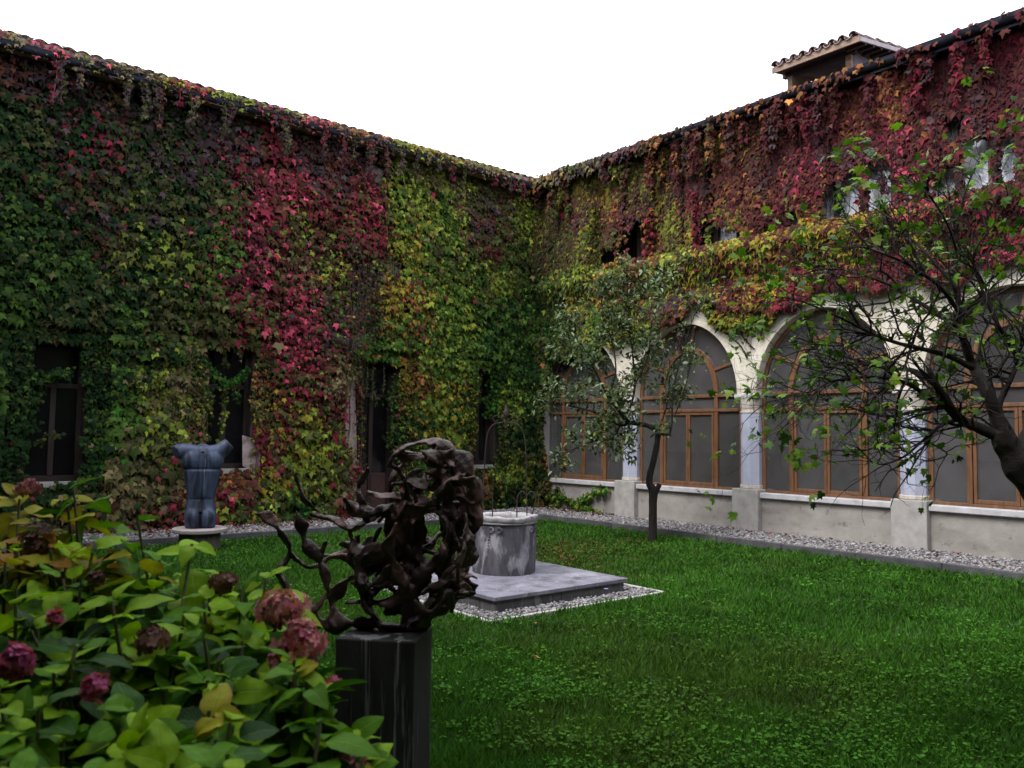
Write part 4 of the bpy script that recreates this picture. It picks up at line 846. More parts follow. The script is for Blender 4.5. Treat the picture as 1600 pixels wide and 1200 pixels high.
def body(z, base):
    p = well_ring(z, base); fl = np.zeros(nA)
    # pilasters: pairs of narrow fillets every 60 degrees
    for k in range(6):
        c_ = R(-150+60*k)
        for s in (-.16, -.05, .10, .20):
            d_ = np.abs((aa-c_-s+math.pi) % (2*math.pi)-math.pi); fl += np.exp(-(d_/.03)**2)*.012
    n_ = (vnoise(aa*4.0, np.full(nA, z*5), 41)-.5)*.010
    k = 1+(fl+n_)/base; p[:, 0] = WX+(p[:, 0]-WX)*k; p[:, 1] = WY+(p[:, 1]-WY)*k; return p
rings = [body(z, WR+.004*math.sin(z*5)) for z in np.linspace(0, WH*.86, 26)]
ring_surface('drum', rings, M['well'])
rim = [well_ring(z, r_, l) for z, r_, l in ((WH*.86, WR-.002, 0), (WH*.87, WR+.022, .003), (WH*.885, WR+.026, .004), (WH*.90, WR+.012, .004), (WH*.915, WR+.03, .006), (WH*.94, WR+.036, .006), (WH*.97, WR+.038, .007), (WH*.995, WR+.035, .012), (WH, WR-.005, .014), (WH*.99, WR-.055, .010), (WH*.93, WR-.07, .004), (.1, WR-.07, 0))]
lumpz = (vnoise(aa*4.2, aa*0, 77)-.5)*.016+(vnoise(aa*1.6, aa*0, 78)-.5)*.02
for rr in rim[4:10]: rr[:, 2] += lumpz
ring_surface('rim', rim, M['well_rim'])
MB().lathe([(WR-.072, WZ+.02), (WR-.072, WZ+.03)], WX, WY, 24).build('dark_water', M['dark_room'], well)
to_cam = math.atan2(-WY, -WX)
def on_drum(a, z, out_=0): return Vector((WX+(WR+out_)*math.cos(a), WY+(WR+out_)*math.sin(a), WZ+z))
for k, (da, s_) in enumerate([(-1.15, .034), (-.42, .036), (-.16, .036), (.95, .036), (1.2, .034), (-1.9, .034), (1.9, .034), (2.6, .034)]):
    a = to_cam-da*-1; c_ = on_drum(a, WH*.77); nrm_ = Vector((math.cos(a), math.sin(a), 0)); T = Vector((-nrm_.y, nrm_.x, 0))
    pts = [c_+nrm_*(.008+.010*(1-t/22))+T*(s_*(1-t/26)*math.cos(t*.62))+Vector((0, 0, s_*(1-t/26)*math.sin(t*.62))) for t in range(22)]
    MB().tube(pts, .010, 6).build('volute', M['well'], well, smooth=True)
for k in range(5):
    a = to_cam-.52+.0; c_ = on_drum(a, .42-.035*k, .004); MB().lathe([(.004, -.010), (.013, -.006), (.016, 0), (.012, .006), (.004, .010)], 0, 0, 10, Matrix.Translation(c_)).build('carved_bead', M['well'], well, smooth=True)

# wrought iron hoop over the well
ir = empty('iron_well_frame', (WX, WY, WZ+WH), 'thin wrought iron hoop rising from the rim of the wellhead', 'iron frame')
Lx = np.array([rt[0], rt[1], 0]); Lx /= np.linalg.norm(Lx); DW = 9.85
fA, fB = [np.array([WX, WY, 0])+Lx*s_ for s_ in (-.27, .26)]
def fpt(s_, z): p = np.array([WX, WY, 0])+Lx*s_; return (p[0], p[1], z)
zr = WZ+WH-.03
MB().tube(smoothpath([fpt(-.27, zr), fpt(-.262, 1.2), fpt(-.235, 1.75), fpt(-.16, 1.93), fpt(-.02, 1.97)], 5), .007, 6).tube(smoothpath([fpt(.27, zr), fpt(.262, 1.2), fpt(.235, 1.75), fpt(.16, 1.93), fpt(.02, 1.97)], 5), .007, 6).build('hoop', M['iron'], ir, smooth=True)
MB().tube([fpt(0, 1.90), fpt(0, 2.16)], .014, 6).build('finial_stem', M['iron'], ir, smooth=True)
MB().lathe([(.004, 1.99), (.03, 2.03), (.042, 2.08), (.022, 2.12), (.008, 2.18)], WX, WY, 12).build('finial', M['iron'], ir, smooth=True)
MB().tube(smoothpath([fpt(.02, 1.98), fpt(.10, 2.05), fpt(.16, 2.02), fpt(.13, 1.97), fpt(.10, 2.0)], 5), .006, 5).tube(smoothpath([fpt(-.02, 1.98), fpt(-.10, 2.05), fpt(-.16, 2.02), fpt(-.13, 1.97), fpt(-.10, 2.0)], 5), .006, 5).build('scroll', M['iron'], ir, smooth=True)
for s_ in (-1, 1):
    for t_ in (-1, 1):
        x_ = .268*s_
        MB().tube(smoothpath([fpt(x_, 1.08), fpt(x_+.05*t_, 1.13), fpt(x_+.11*t_, 1.08), fpt(x_+.12*t_*(.75 if s_*t_ > 0 else 1), .95), fpt(x_+.12*t_*(.45 if s_*t_ > 0 else 1), zr)], 6), .0075, 5).build('brace', M['iron'], ir, smooth=True)

# ================================================================== TORSO STATUE
def remeshed(name, mb, voxel, mat, parent=None, smooth_it=6, f=None):
    me = bpy.data.meshes.new(name); me.from_pydata(mb.v, [], mb.f)
    bm = bmesh.new(); bm.from_mesh(me); bmesh.ops.recalc_face_normals(bm, faces=bm.faces); bm.to_mesh(me); bm.free()
    t = bpy.data.objects.new("tmp", me); C.objects.link(t)
    r_ = t.modifiers.new("r", 'REMESH'); r_.mode = 'VOXEL'; r_.voxel_size = voxel
    s_ = t.modifiers.new("s", 'SMOOTH'); s_.iterations = smooth_it; s_.factor = .5
    dg = bpy.context.evaluated_depsgraph_get(); m2 = bpy.data.meshes.new_from_object(t.evaluated_get(dg)); bpy.data.objects.remove(t)
    m2.name = name; m2.materials.clear()
    if f: 
        co = np.empty(len(m2.vertices)*3, np.float32); m2.vertices.foreach_get("co", co); co = f(co.reshape(-1, 3)); m2.vertices.foreach_set("co", co.ravel().astype(np.float32))
    for p in m2.polygons: p.use_smooth = True
    return link(name, m2, mat, parent)
TPx, TPy = onz(320, 864, 0)[:2]+np.array([.02, .3])
ts = empty('torso_plinth', (TPx, TPy, 0), 'low round stone plinth with a pale top disc, under the blue torso', 'plinth')
MB().lathe([(.30, -.05), (.30, .285)], TPx, TPy, 32).build('drum', M['plinth_drum'], ts, smooth=True, bevel=.008)
MB().lathe([(.395, .287), (.40, .30), (.40, .335), (.39, .345)], TPx, TPy, 40).build('top_disc', M['plinth_disc'], ts, smooth=True)
fx = np.array([-TPx, -TPy, 0]); fx /= np.linalg.norm(fx); sx = np.array([-fx[1], fx[0], 0])     # towards the viewer; sx to the right
if sx @ rt < 0: sx = -sx
def tp(a, b, z): return Vector((TPx+sx[0]*a+fx[0]*b, TPy+sx[1]*a+fx[1]*b, .345+z))
def ellip(mb, c, r_, rot=0, n=14):
    vs = []; m = 10
    for i in range(m+1):
        ph = math.pi*i/m
        for j in range(n):
            th = 2*math.pi*j/n; a, b, z = r_[0]*math.sin(ph)*math.cos(th), r_[1]*math.sin(ph)*math.sin(th), r_[2]*math.cos(ph)
            a2 = a*math.cos(rot)-z*math.sin(rot); z2 = a*math.sin(rot)+z*math.cos(rot); vs.append(tp(c[0]+a2, c[1]+b, c[2]+z2))
    mb.add(vs, [(i*n+j, i*n+(j+1) % n, (i+1)*n+(j+1) % n, (i+1)*n+j) for i in range(m) for j in range(n)])
def loft(mb, secs, n=28):
    """secs: z, centre a, half width, half depth"""
    vs = []
    for z, a0, ha, hb in secs:
        for j in range(n):
            th = 2*math.pi*j/n; cx_, sy_ = math.cos(th), math.sin(th); e_ = .82
            vs.append(tp(a0+ha*math.copysign(abs(cx_)**e_, cx_), hb*math.copysign(abs(sy_)**e_, sy_), z))
    m = len(secs); mb.add(vs, [(i*n+j, i*n+(j+1) % n, (i+1)*n+(j+1) % n, (i+1)*n+j) for i in range(m-1) for j in range(n)]+[tuple(range(n))[::-1], tuple((m-1)*n+i for i in range(n))])
mb = MB()
loft(mb, [(0, 0, .215, .15), (.06, 0, .225, .165), (.20, 0, .232, .17), (.34, -.005, .205, .135), (.42, -.005, .195, .12), (.50, 0, .205, .13), (.66, 0, .235, .145), (.80, .0, .262, .155), (.86, 0, .272, .16), (.91, 0, .268, .155), (1.02, 0, .30, .16), (1.12, 0, .315, .15), (1.20, 0, .29, .12), (1.245, 0, .24, .085)])
ellip(mb, (-.105, .085, .15), (.125, .125, .165)); ellip(mb, (.105, .085, .15), (.125, .125, .165))
ellip(mb, (-.15, .05, 1.02), (.16, .12, .18)); ellip(mb, (.15, .05, 1.02), (.16, .12, .18))
def limb(mb, P, rr, n=14):
    P = [tp(*p) for p in P]; V, F = tube_np(np.array([list(p) for p in smoothpath([list(p) for p in P], 4)]), np.interp(np.linspace(0, 1, 4*(len(P)-1)+1), np.linspace(0, 1, len(rr)), rr), n)
    k = len(V); mb.add(V, [tuple(int(i) for i in f) for f in F]+[tuple(range(n))[::-1], tuple(range(k-n, k))])
limb(mb, [(-.12, 0, 1.15), (-.27, 0, 1.16), (-.37, .0, 1.15), (-.40, .01, 1.14)], [.12, .125, .115, .10])
limb(mb, [(.12, 0, 1.14), (.24, 0, 1.16), (.32, 0, 1.23), (.385, 0, 1.29)], [.12, .125, .115, .095])
ellip(mb, (0, -.02, 1.22), (.10, .08, .06))
def carve(co):
    d = (co-np.array([TPx, TPy, .345])); a = d@sx; b = d@fx; z = d[:, 2]
    g_ = np.exp(-(a/.022)**2)*(z > .22)*(z < 1.15)*.022 + np.exp(-(a/.016)**2)*(z <= .24)*.05          # spine and cleft
    g_ = g_+np.exp(-((z-.895+.25*np.abs(a)*0)/.016)**2)*.016+np.exp(-((z-.44)/.012)**2)*.008
    g_ = np.where(b > 0, g_, 0); return co-fx[None]*g_[:, None]
tor = remeshed('torso_statue', mb, .014, M['torso'], None, 8, carve)
tag(tor, 'blue grey bronze male torso seen from behind, standing on the round plinth', 'statue')

# ================================================================== BRONZE TANGLE ON ITS TALL PLINTH
pc = [onz(524, 997, .85)[:2], onz(648, 1003, .85)[:2], onz(676, 978, .85)[:2]]; pc.append(pc[0]+pc[2]-pc[1]); ctr = sum(pc)/4
sp = MB().prism([tuple(p) for p in pc], -.05, .85, 2).build('tall_plinth', M['plinth'], None, bevel=.008)
tag(sp, 'tall square black plinth with pale streaks, beside the hydrangea', 'plinth')
DS = (np.array([*ctr, 1.2])-CAM)@fw
def S_(x, y, o=0): return PD(x, y, DS+o)
def ribbon(mb, path, w0, th=.010, twist=2.0, ph=0, n=10, k=7, lob=.45, fr=3.4):
    """a hammered, twisting leaf-like strip along the path (px, py, depth offset, width factor)"""
    Q = smoothpath([list(S_(p[0], p[1], p[2] if len(p) > 2 else 0))+[p[3] if len(p) > 3 else 1] for p in path], k); P_ = Q[:, :3]; wf = Q[:, 3]; m = len(P_)
    T = nrm(np.gradient(P_, axis=0)); u_ = np.cross(T[0], fw); u_ /= np.linalg.norm(u_)
    s_ = np.concatenate([[0], np.cumsum(np.linalg.norm(np.diff(P_, axis=0), axis=1))]); vs = []
    for i in range(m):
        u_ = u_-T[i]*(u_@T[i]); u_ /= np.linalg.norm(u_); v_ = np.cross(T[i], u_); a = ph+twist*s_[i]*3.2+.35*math.sin(s_[i]*17+ph)
        U = u_*math.cos(a)+v_*math.sin(a); W_ = -u_*math.sin(a)+v_*math.cos(a)
        tip = min(1, (s_[i]+.012)/.07, (s_[-1]-s_[i]+.006)/.07)
        wd = w0*wf[i]*(1-lob+lob*abs(math.sin(s_[i]*6.28*fr+ph*1.7))*1.5)*(.25+.75*tip)
        for j in range(n):
            t = 2*math.pi*j/n; c_ = math.cos(t); cup = .35*wd*(c_*c_)*(1 if math.sin(ph+i) > -2 else 1)
            vs.append(P_[i]+U*wd*c_+W_*(th*math.sin(t)*(1.3-.5*abs(c_))+cup-.17*wd))
    mb.add(vs, [(i*n+j, i*n+(j+1) % n, (i+1)*n+(j+1) % n, (i+1)*n+j) for i in range(m-1) for j in range(n)]+[tuple(range(n))[::-1], tuple((m-1)*n+j for j in range(n))])
mb = MB(); rs = random.Random(4); WK = 1.3
RB = [  # traced from the photograph: pixel x, y, depth offset, width
 ([(655, 985, 0, 1.1), (590, 975, 0, 1.3), (520, 975, .02, 1.2), (475, 965, .02, 1.5), (450, 930, 0, .9), (436, 895, 0, .7), (452, 862, 0, .6), (438, 830, 0, .7), (415, 806, 0, .6), (393, 802, 0, .3)], .030, .9, 1.3),
 ([(470, 965, .02, 1.2), (505, 940, .02, 1.0), (513, 915, 0, 1.1), (500, 880, 0, .8), (478, 845, 0, .9), (470, 815, 0, .7), (462, 797, 0, .2)], .028, 1.0, 1.2),
 ([(452, 862, 0, .7), (470, 880, 0, .7), (495, 885, .03, .7), (520, 870, .04, .6), (560, 875, .03, .7)], .022, 1.5, .4),
 ([(500, 800, 0, .3), (482, 785, 0, 1.0), (470, 768, 0, .7), (462, 745, 0, .7), (466, 738, 0, .3)], .022, 1.2, 1.5),
 ([(484, 803, 0, .5), (520, 812, 0, 1.1), (548, 826, 0, 1.3), (590, 806, 0, .8), (620, 790, 0, .8), (655, 775, 0, 1.1)], .030, .5, 1.0),
 ([(530, 985, 0, 1.0), (520, 940, .05, .9), (545, 905, .05, 1.0), (590, 880, .04, 1.1), (640, 875, 0, 1.0), (690, 880, 0, .8)], .032, .8, .3),
 ([(600, 985, 0, 1.2), (575, 945, -.04, 1.1), (562, 905, -.06, .9), (575, 870, -.06, 1.0), (610, 860, -.05, 1.1), (625, 830, -.06, .8), (610, 790, -.06, .8)], .034, 1.0, 1.0),
 ([(530, 850, 0, .5), (560, 860, 0, 1.2), (600, 862, 0, 1.1), (635, 858, 0, .9), (660, 830, 0, .7), (655, 795, 0, .8)], .030, .7, 1.4),
 ([(575, 770, 0, .6), (595, 775, -.05, 1.2), (630, 780, -.05, 1.0), (665, 785, -.04, 1.1), (700, 800, -.03, .9)], .032, .6, 1.2),
 ([(560, 795, 0, .8), (590, 798, 0, 1.2), (628, 792, 0, 1.1), (650, 815, 0, .8), (640, 850, 0, .8)], .032, .9, .9),
 ([(640, 985, 0, 1.2), (680, 960, 0, 1.1), (700, 925, 0, 1.0), (718, 880, 0, 1.1), (735, 840, 0, 1.0), (745, 800, 0, .9), (742, 760, 0, 1.0), (728, 730, 0, 1.1), (708, 705, 0, 1.1), (688, 692, 0, 1.0), (664, 690, 0, .9)], .036, .8, .2),
 ([(612, 985, .04, 1.2), (660, 955, .06, 1.2), (690, 915, .08, 1.0), (700, 870, .09, 1.1), (722, 830, .10, .9), (735, 785, .10, 1.0), (725, 745, .08, 1.1), (700, 722, .06, 1.1), (680, 705, .04, .9)], .036, 1.1, 1.2),
 ([(606, 730, 0, .4), (622, 707, 0, .8), (645, 695, 0, 1.1), (670, 692, 0, 1.2), (690, 705, 0, .9)], .026, .5, 1.2),
 ([(620, 712, 0, .5), (645, 718, 0, 1.0), (668, 714, 0, 1.3), (690, 722, 0, .8)], .028, .5, 1.3),
 ([(604, 728, 0, .6), (625, 737, .02, .9), (640, 765, .02, .7), (655, 778, 0, .7)], .018, .7, .9),
 ([(632, 750, 0, .5), (660, 752, 0, 1.1), (690, 745, 0, 1.2), (715, 765, 0, 1.0), (725, 800, 0, .9), (712, 840, 0, 1.0)], .032, .6, 1.1),
 ([(640, 770, 0, .8), (665, 762, 0, 1.1), (695, 770, 0, .9), (705, 805, 0, .8), (690, 840, 0, 1.0)], .030, .9, .7),
 ([(610, 760, 0, .5), (640, 755, .05, 1.1), (680, 768, .05, .9)], .026, .8, 1.4),
 ([(650, 800, -.05, .8), (680, 800, -.06, 1.0), (700, 830, -.06, .9), (690, 870, -.05, 1.0), (660, 900, -.05, 1.0), (640, 940, -.04, 1.1), (628, 985, 0, 1.2)], .032, 1.0, .5),
 ([(560, 905, 0, .8), (590, 915, 0, 1.1), (625, 910, 0, .9), (645, 880, 0, .8), (640, 850, 0, .9), (655, 825, 0, .9)], .028, .9, 1.1),
 ([(540, 945, 0, .8), (575, 935, 0, .9), (600, 915, 0, .7), (630, 890, 0, .9)], .022, 1.2, .8),
 ([(690, 940, 0, .4), (712, 915, 0, 1.1), (722, 880, 0, .9), (738, 868, 0, .9), (742, 845, 0, .7)], .032, .8, 1.3),
 ([(600, 960, 0, 1.1), (640, 930, 0, 1.1), (665, 895, 0, 1.1), (690, 860, 0, 1.0), (705, 830, 0, .9)], .038, .6, .2),
 ([(628, 800, .05, .8), (640, 830, .06, 1.0), (662, 858, .06, 1.0), (690, 868, .05, .8)], .026, .9, .6),
 ([(430, 895, 0, .6), (446, 915, 0, .8), (460, 945, 0, 1.1), (478, 972, 0, 1.3)], .034, .7, .4),
 ([(545, 830, 0, .7), (552, 850, 0, .9), (548, 875, 0, .8), (562, 900, 0, .9)], .024, 1.0, 1.4),
 ([(498, 880, 0, .5), (505, 862, 0, .9), (512, 845, 0, .4)], .022, .8, 1.2),
 ([(655, 985, 0, 1.2), (668, 950, -.05, 1.1), (700, 925, -.06, 1.0), (705, 960, -.05, .5)], .034, .8, .7),
]
for p, w_, tw, ph in RB: ribbon(mb, p, w_*WK, twist=tw*1.5, ph=ph, lob=.7)
for i in range(44):                                   # curled leaf ends standing off the outer edge
    a = rs.uniform(-1.9, 2.2); x_ = 664+78*math.cos(a); y_ = 838+140*math.sin(a); t_ = a+math.pi/2*rs.choice((-1, 1))+rs.uniform(-.7, .7); L = rs.uniform(20, 42); d0 = rs.uniform(-.15, .15)
    if y_ > 960 or (x_ < 640 and y_ < 780): continue
    P_ = [(x_-8*math.cos(a)+L*k*math.cos(t_+.3*k)/2, y_-8*math.sin(a)+L*k*math.sin(t_+.3*k)/2, d0+rs.uniform(-.04, .04), [.7, 1.3, .5][k]) for k in range(3)]
    if max(p[0] for p in P_) > 752: continue
    ribbon(mb, P_, rs.uniform(.026, .04), twist=rs.uniform(.4, 1.2), ph=rs.uniform(0, 6))
for i in range(36):                                   # the denser weave of the head
    a0 = rs.uniform(0, 6.28); rx, ry = rs.uniform(.45, .98), rs.uniform(.45, .98); cx_, cy_ = 668, 845; P_ = []; d0 = rs.uniform(-.19, .19)
    sp_ = rs.uniform(.6, 1.3)*rs.choice((-1, 1))
    for k in range(4):
        a = a0+sp_*k/3; x_ = cx_+72*rx*math.cos(a)+rs.uniform(-12, 12); y_ = cy_+128*ry*math.sin(a)+rs.uniform(-12, 12)
        P_.append((x_, y_, d0+rs.uniform(-.05, .05), rs.uniform(.6, 1.2)))
    if P_[0][1] < 770 and P_[0][0] < 640 or max(p[0] for p in P_) > 742: continue
    ribbon(mb, P_, rs.uniform(.022, .034), twist=rs.uniform(.5, 1.4), ph=rs.uniform(0, 6))
for i in range(12):                                   # inner weave
    a0 = rs.uniform(0, 6.28); x_ = 668+rs.uniform(-48, 30); y_ = 845+rs.uniform(-70, 75); d0 = rs.uniform(-.12, .16)
    ribbon(mb, [(x_+20*k*math.cos(a0+.5*k), y_+24*k*math.sin(a0+.5*k), d0+rs.uniform(-.05, .05), rs.uniform(.6, 1.2)) for k in range(4)], rs.uniform(.024, .036), twist=rs.uniform(.6, 1.5), ph=rs.uniform(0, 6))
for i in range(16):
    x0 = rs.uniform(560, 640); y0 = rs.uniform(790, 930); a0 = rs.uniform(0, 6.28); P_ = [(x0+22*k*math.cos(a0+.35*k), y0+22*k*math.sin(a0+.35*k), rs.uniform(-.12, .12), rs.uniform(.7, 1.2)) for k in range(4)]
    ribbon(mb, P_, rs.uniform(.022, .032), twist=rs.uniform(.5, 1.4), ph=rs.uniform(0, 6))
ribbon(mb, [(600, 992, -.03, 1), (622, 994, 0, 1.2), (650, 990, .03, 1)], .055, twist=.1, ph=1.5)
def hammered(co):
    from mathutils import noise as mn
    out_ = co.copy()
    for i in range(len(co)):
        p = Vector(co[i]); out_[i] += np.array(mn.noise_vector(p*14))*.011+np.array(mn.noise_vector(p*38))*.0035
    return out_
scu = remeshed('bronze_sculpture', mb, .0065, M['bronze'], None, 2, hammered)
tag(scu, 'dark bronze tangle of twisted leaf-like strips standing on the tall black plinth', 'sculpture')

# ================================================================== TREES
def grow(limbs, n2, len2, n3, len3, bias, seed, r2=.012, r3=.005, depth_j=1.0, leafend=1):
    """limbs: list of (points, radii). side shoots and twigs grow off them; returns tube paths and twig tips"""
    rg = random.Random(seed); paths = []; tips = []; B = np.array(bias, float)
    def shoot(P0, d, L, r_, wob, seg=6):
        P_ = [np.array(P0)]; d = d/np.linalg.norm(d)
        for i in range(seg):
            d = d+np.array([rg.gauss(0, wob), rg.gauss(0, wob), rg.gauss(0, wob)])+B*.10; d /= np.linalg.norm(d); P_.append(P_[-1]+d*L/seg)
        return np.array(P_), np.linspace(r_, r_*.35, seg+1), d
    for pts, rad in limbs:
        Q = smoothpath(pts, 5); rr = np.interp(np.linspace(0, 1, len(Q)), np.linspace(0, 1, len(rad)), rad)
        rr = rr*(1+.05*np.array([rg.gauss(0, 1) for i in range(len(Q))])); paths.append((Q, rr))
        Ltot = np.linalg.norm(np.diff(Q, axis=0), axis=1).sum()
        for k in range(int(n2*Ltot)):
            i = rg.randrange(int(len(Q)*.25), len(Q)-1); t = Q[min(i+1, len(Q)-1)]-Q[i-1]; t /= np.linalg.norm(t)+1e-9
            d = t*.7+np.array([rg.gauss(0, .6), rg.gauss(0, .6), rg.gauss(0, .6)])+B
            P2, R2, d2 = shoot(Q[i], d, len2*rg.uniform(.5, 1.2), min(r2, rr[i]*.7), .22, 7); paths.append((P2, R2)); tips.append((P2[-1], d2))
            for m in range(n3):
                j = rg.randrange(1, 7); P3, R3, d3 = shoot(P2[j], d2*.5+np.array([rg.gauss(0, .7), rg.gauss(0, .7), rg.gauss(0, .7)])+B, len3*rg.uniform(.4, 1.2), min(r3, R2[j]*.8), .25, 5); paths.append((P3, R3)); tips.append((P3[-1], d3))
                tips.append((P3[3], d3))
        tips.append((Q[-1], Q[-1]-Q[-3]))
    return paths, tips
def cluster(tips, per, size, spread, keys, seed, droop=.3, jit=.6):
    r_ = np.random.default_rng(seed); P_, D_, N2, S2, K2 = [], [], [], [], []
    for p, d in tips:
        for i in range(r_.integers(*per)):
            P_.append(p+r_.normal(0, spread, 3)); D_.append(d/np.linalg.norm(d)*.6+r_.normal(0, jit, 3)+np.array([0, 0, -droop])); N2.append(np.array([0, 0, 1.0])+r_.normal(0, .5, 3)); S2.append(size*r_.uniform(.55, 1.25)); K2.append(r_.choice(keys.split()))
    return [np.array(P_), np.array(N2), np.array(D_), np.array(S2), PALT[[PTK.index(k) for k in K2]]*r_.uniform(.7, 1.3, (len(P_), 1))]
PT = dict(a=(.045, .08, .032), b=(.23, .30, .19), c=(.17, .19, .045), d=(.022, .045, .018), e=(.05, .13, .012), f=(.11, .24, .015), g=(.025, .07, .010), h=(.2, .3, .04))
PTK = list(PT); PALT = np.array([PT[k] for k in PTK])

# --- slim fruit tree in the lawn in front of the arches
DT = (onz(1019, 848, 0)-CAM)@fw
T_ = lambda x, y, o=0: list(PD(x, y, DT+o))
ft = empty('fruit_tree', tuple(onz(1019, 848, 0)), 'slim dark trunked fruit tree with small pale leaves in front of the arches', 'tree')
trunk = [([T_(1019, 858), T_(1020, 820), T_(1020, 785), T_(1020, 765), T_(1014, 752), T_(1022, 715), T_(1027, 690), T_(1029, 668)], [.085, .075, .075, .082, .06, .055, .052, .058]),
         ([T_(1020, 790), T_(1025, 770), T_(1031, 756)], [.065, .045, .045])]
tubes('trunk', [(smoothpath(p, 5), np.interp(np.linspace(0, 1, 5*(len(p)-1)+1), np.linspace(0, 1, len(r_)), r_)) for p, r_ in trunk], M['bark'], ft, 10)
limbs = [([T_(1028, 672), T_(1008, 664), T_(985, 660, -.1), T_(972, 648, -.2), T_(950, 618, -.3), T_(930, 580, -.4), T_(905, 530, -.4)], [.045, .04, .035, .028, .022, .015, .008]),
         ([T_(985, 660), T_(968, 664, .1), T_(945, 650, .1), T_(915, 640, .2), T_(880, 632, .2), T_(862, 628, .2)], [.032, .028, .022, .017, .012, .007]),
         ([T_(972, 650), T_(985, 635, .1), T_(992, 600, .2), T_(988, 550, .2), T_(982, 500, .3), T_(990, 450, .3), T_(1000, 425, .3)], [.03, .024, .02, .016, .013, .01, .006]),
         ([T_(950, 620, -.2), T_(962, 580, -.2), T_(955, 530, 0), T_(940, 480, .1), T_(948, 440, .2)], [.02, .017, .013, .010, .006]),
         ([T_(930, 590), T_(900, 560, .1), T_(885, 510, .2), T_(880, 470, .2)], [.018, .014, .010, .006]),
         ([T_(1030, 676), T_(1045, 678, -.1), T_(1050, 660, -.1), T_(1052, 610, -.1), T_(1064, 560, -.1), T_(1082, 500, -.1), T_(1098, 470, -.1)], [.035, .026, .018, .014, .011, .008, .004]),
         ([T_(1048, 668), T_(1058, 640, .2), T_(1072, 600, .2), T_(1080, 560, .2)], [.016, .011, .008, .004]),
         ([T_(1030, 668), T_(1040, 640, .3), T_(1046, 600, .3), T_(1046, 560, .3)], [.02, .012, .009, .005]),
         ([T_(970, 660), T_(960, 680, -.1), T_(935, 686, -.2), T_(900, 700, -.2), T_(870, 715, -.2)], [.02, .015, .010, .008, .005]),
         ([T_(1000, 664), T_(988, 690, -.2), T_(978, 700, -.2), T_(965, 712, -.2)], [.016, .012, .009, .005]),
         ([T_(992, 600), T_(1012, 560, -.1), T_(1018, 510, -.1), T_(1030, 460, -.1), T_(1034, 430, -.1)], [.016, .013, .01, .008, .004])]
paths, tips = grow(limbs, 6.0, .42, 3, .22, (0, 0, .28), 3, .010, .004)
tubes('branches', paths, M['bark'], ft, 5)['kind'] = 'stuff'
bc_ = np.array(T_(975, 560)); tips = [t for t in tips if ((t[0]-bc_)@rt) < .65 or random.random() < .35]
lv = cluster(tips, (7, 14), .098, .07, 'a b b b d a c', 8, .3)
V_, F_, c_ = leaf_mesh(*lv[:4], OVAL_V, OVAL_F, lv[4]); bulk('crown', V_, F_, M['leaf_tree'], ft, c_)['kind'] = 'stuff'

# --- leaning tree at the right edge, close to the viewer
N0 = 4.9
G_ = lambda x, y, o=0: list(PD(x, y, N0+o))
fg = empty('leaning_tree', tuple(PD(1760, 1150, N0)*np.array([1, 1, 0])), 'dark leaning tree at the right edge spreading many bare twigs and few bright leaves', 'tree')
b_ = PD(1760, 1150, N0)
trunk = [([[b_[0], b_[1], -.1], G_(1735, 1000), G_(1680, 860), G_(1622, 765), G_(1592, 725), G_(1570, 692), G_(1562, 672)], [.16, .14, .12, .108, .096, .085, .07])]
tubes('trunk', [(smoothpath(p, 6), np.interp(np.linspace(0, 1, 6*(len(p)-1)+1), np.linspace(0, 1, len(r_)), r_)*(1+0*(rng.uniform(-1, 1, 6*(len(p)-1)+1)))*.88) for p, r_ in trunk], M['bark_near'], fg, 22)
from mathutils import noise as mn_
for o_t in list(fg.children)+list(ft.children):
    if o_t.name.startswith('trunk'):
        amp_ = .022 if o_t.parent is fg else .008
        sb = o_t.modifiers.new('s', 'SUBSURF'); sb.levels = sb.render_levels = 2
        for v_ in o_t.data.vertices: v_.co += Vector(mn_.noise_vector(v_.co*9))*amp_+Vector(mn_.noise_vector(v_.co*24))*amp_*.45
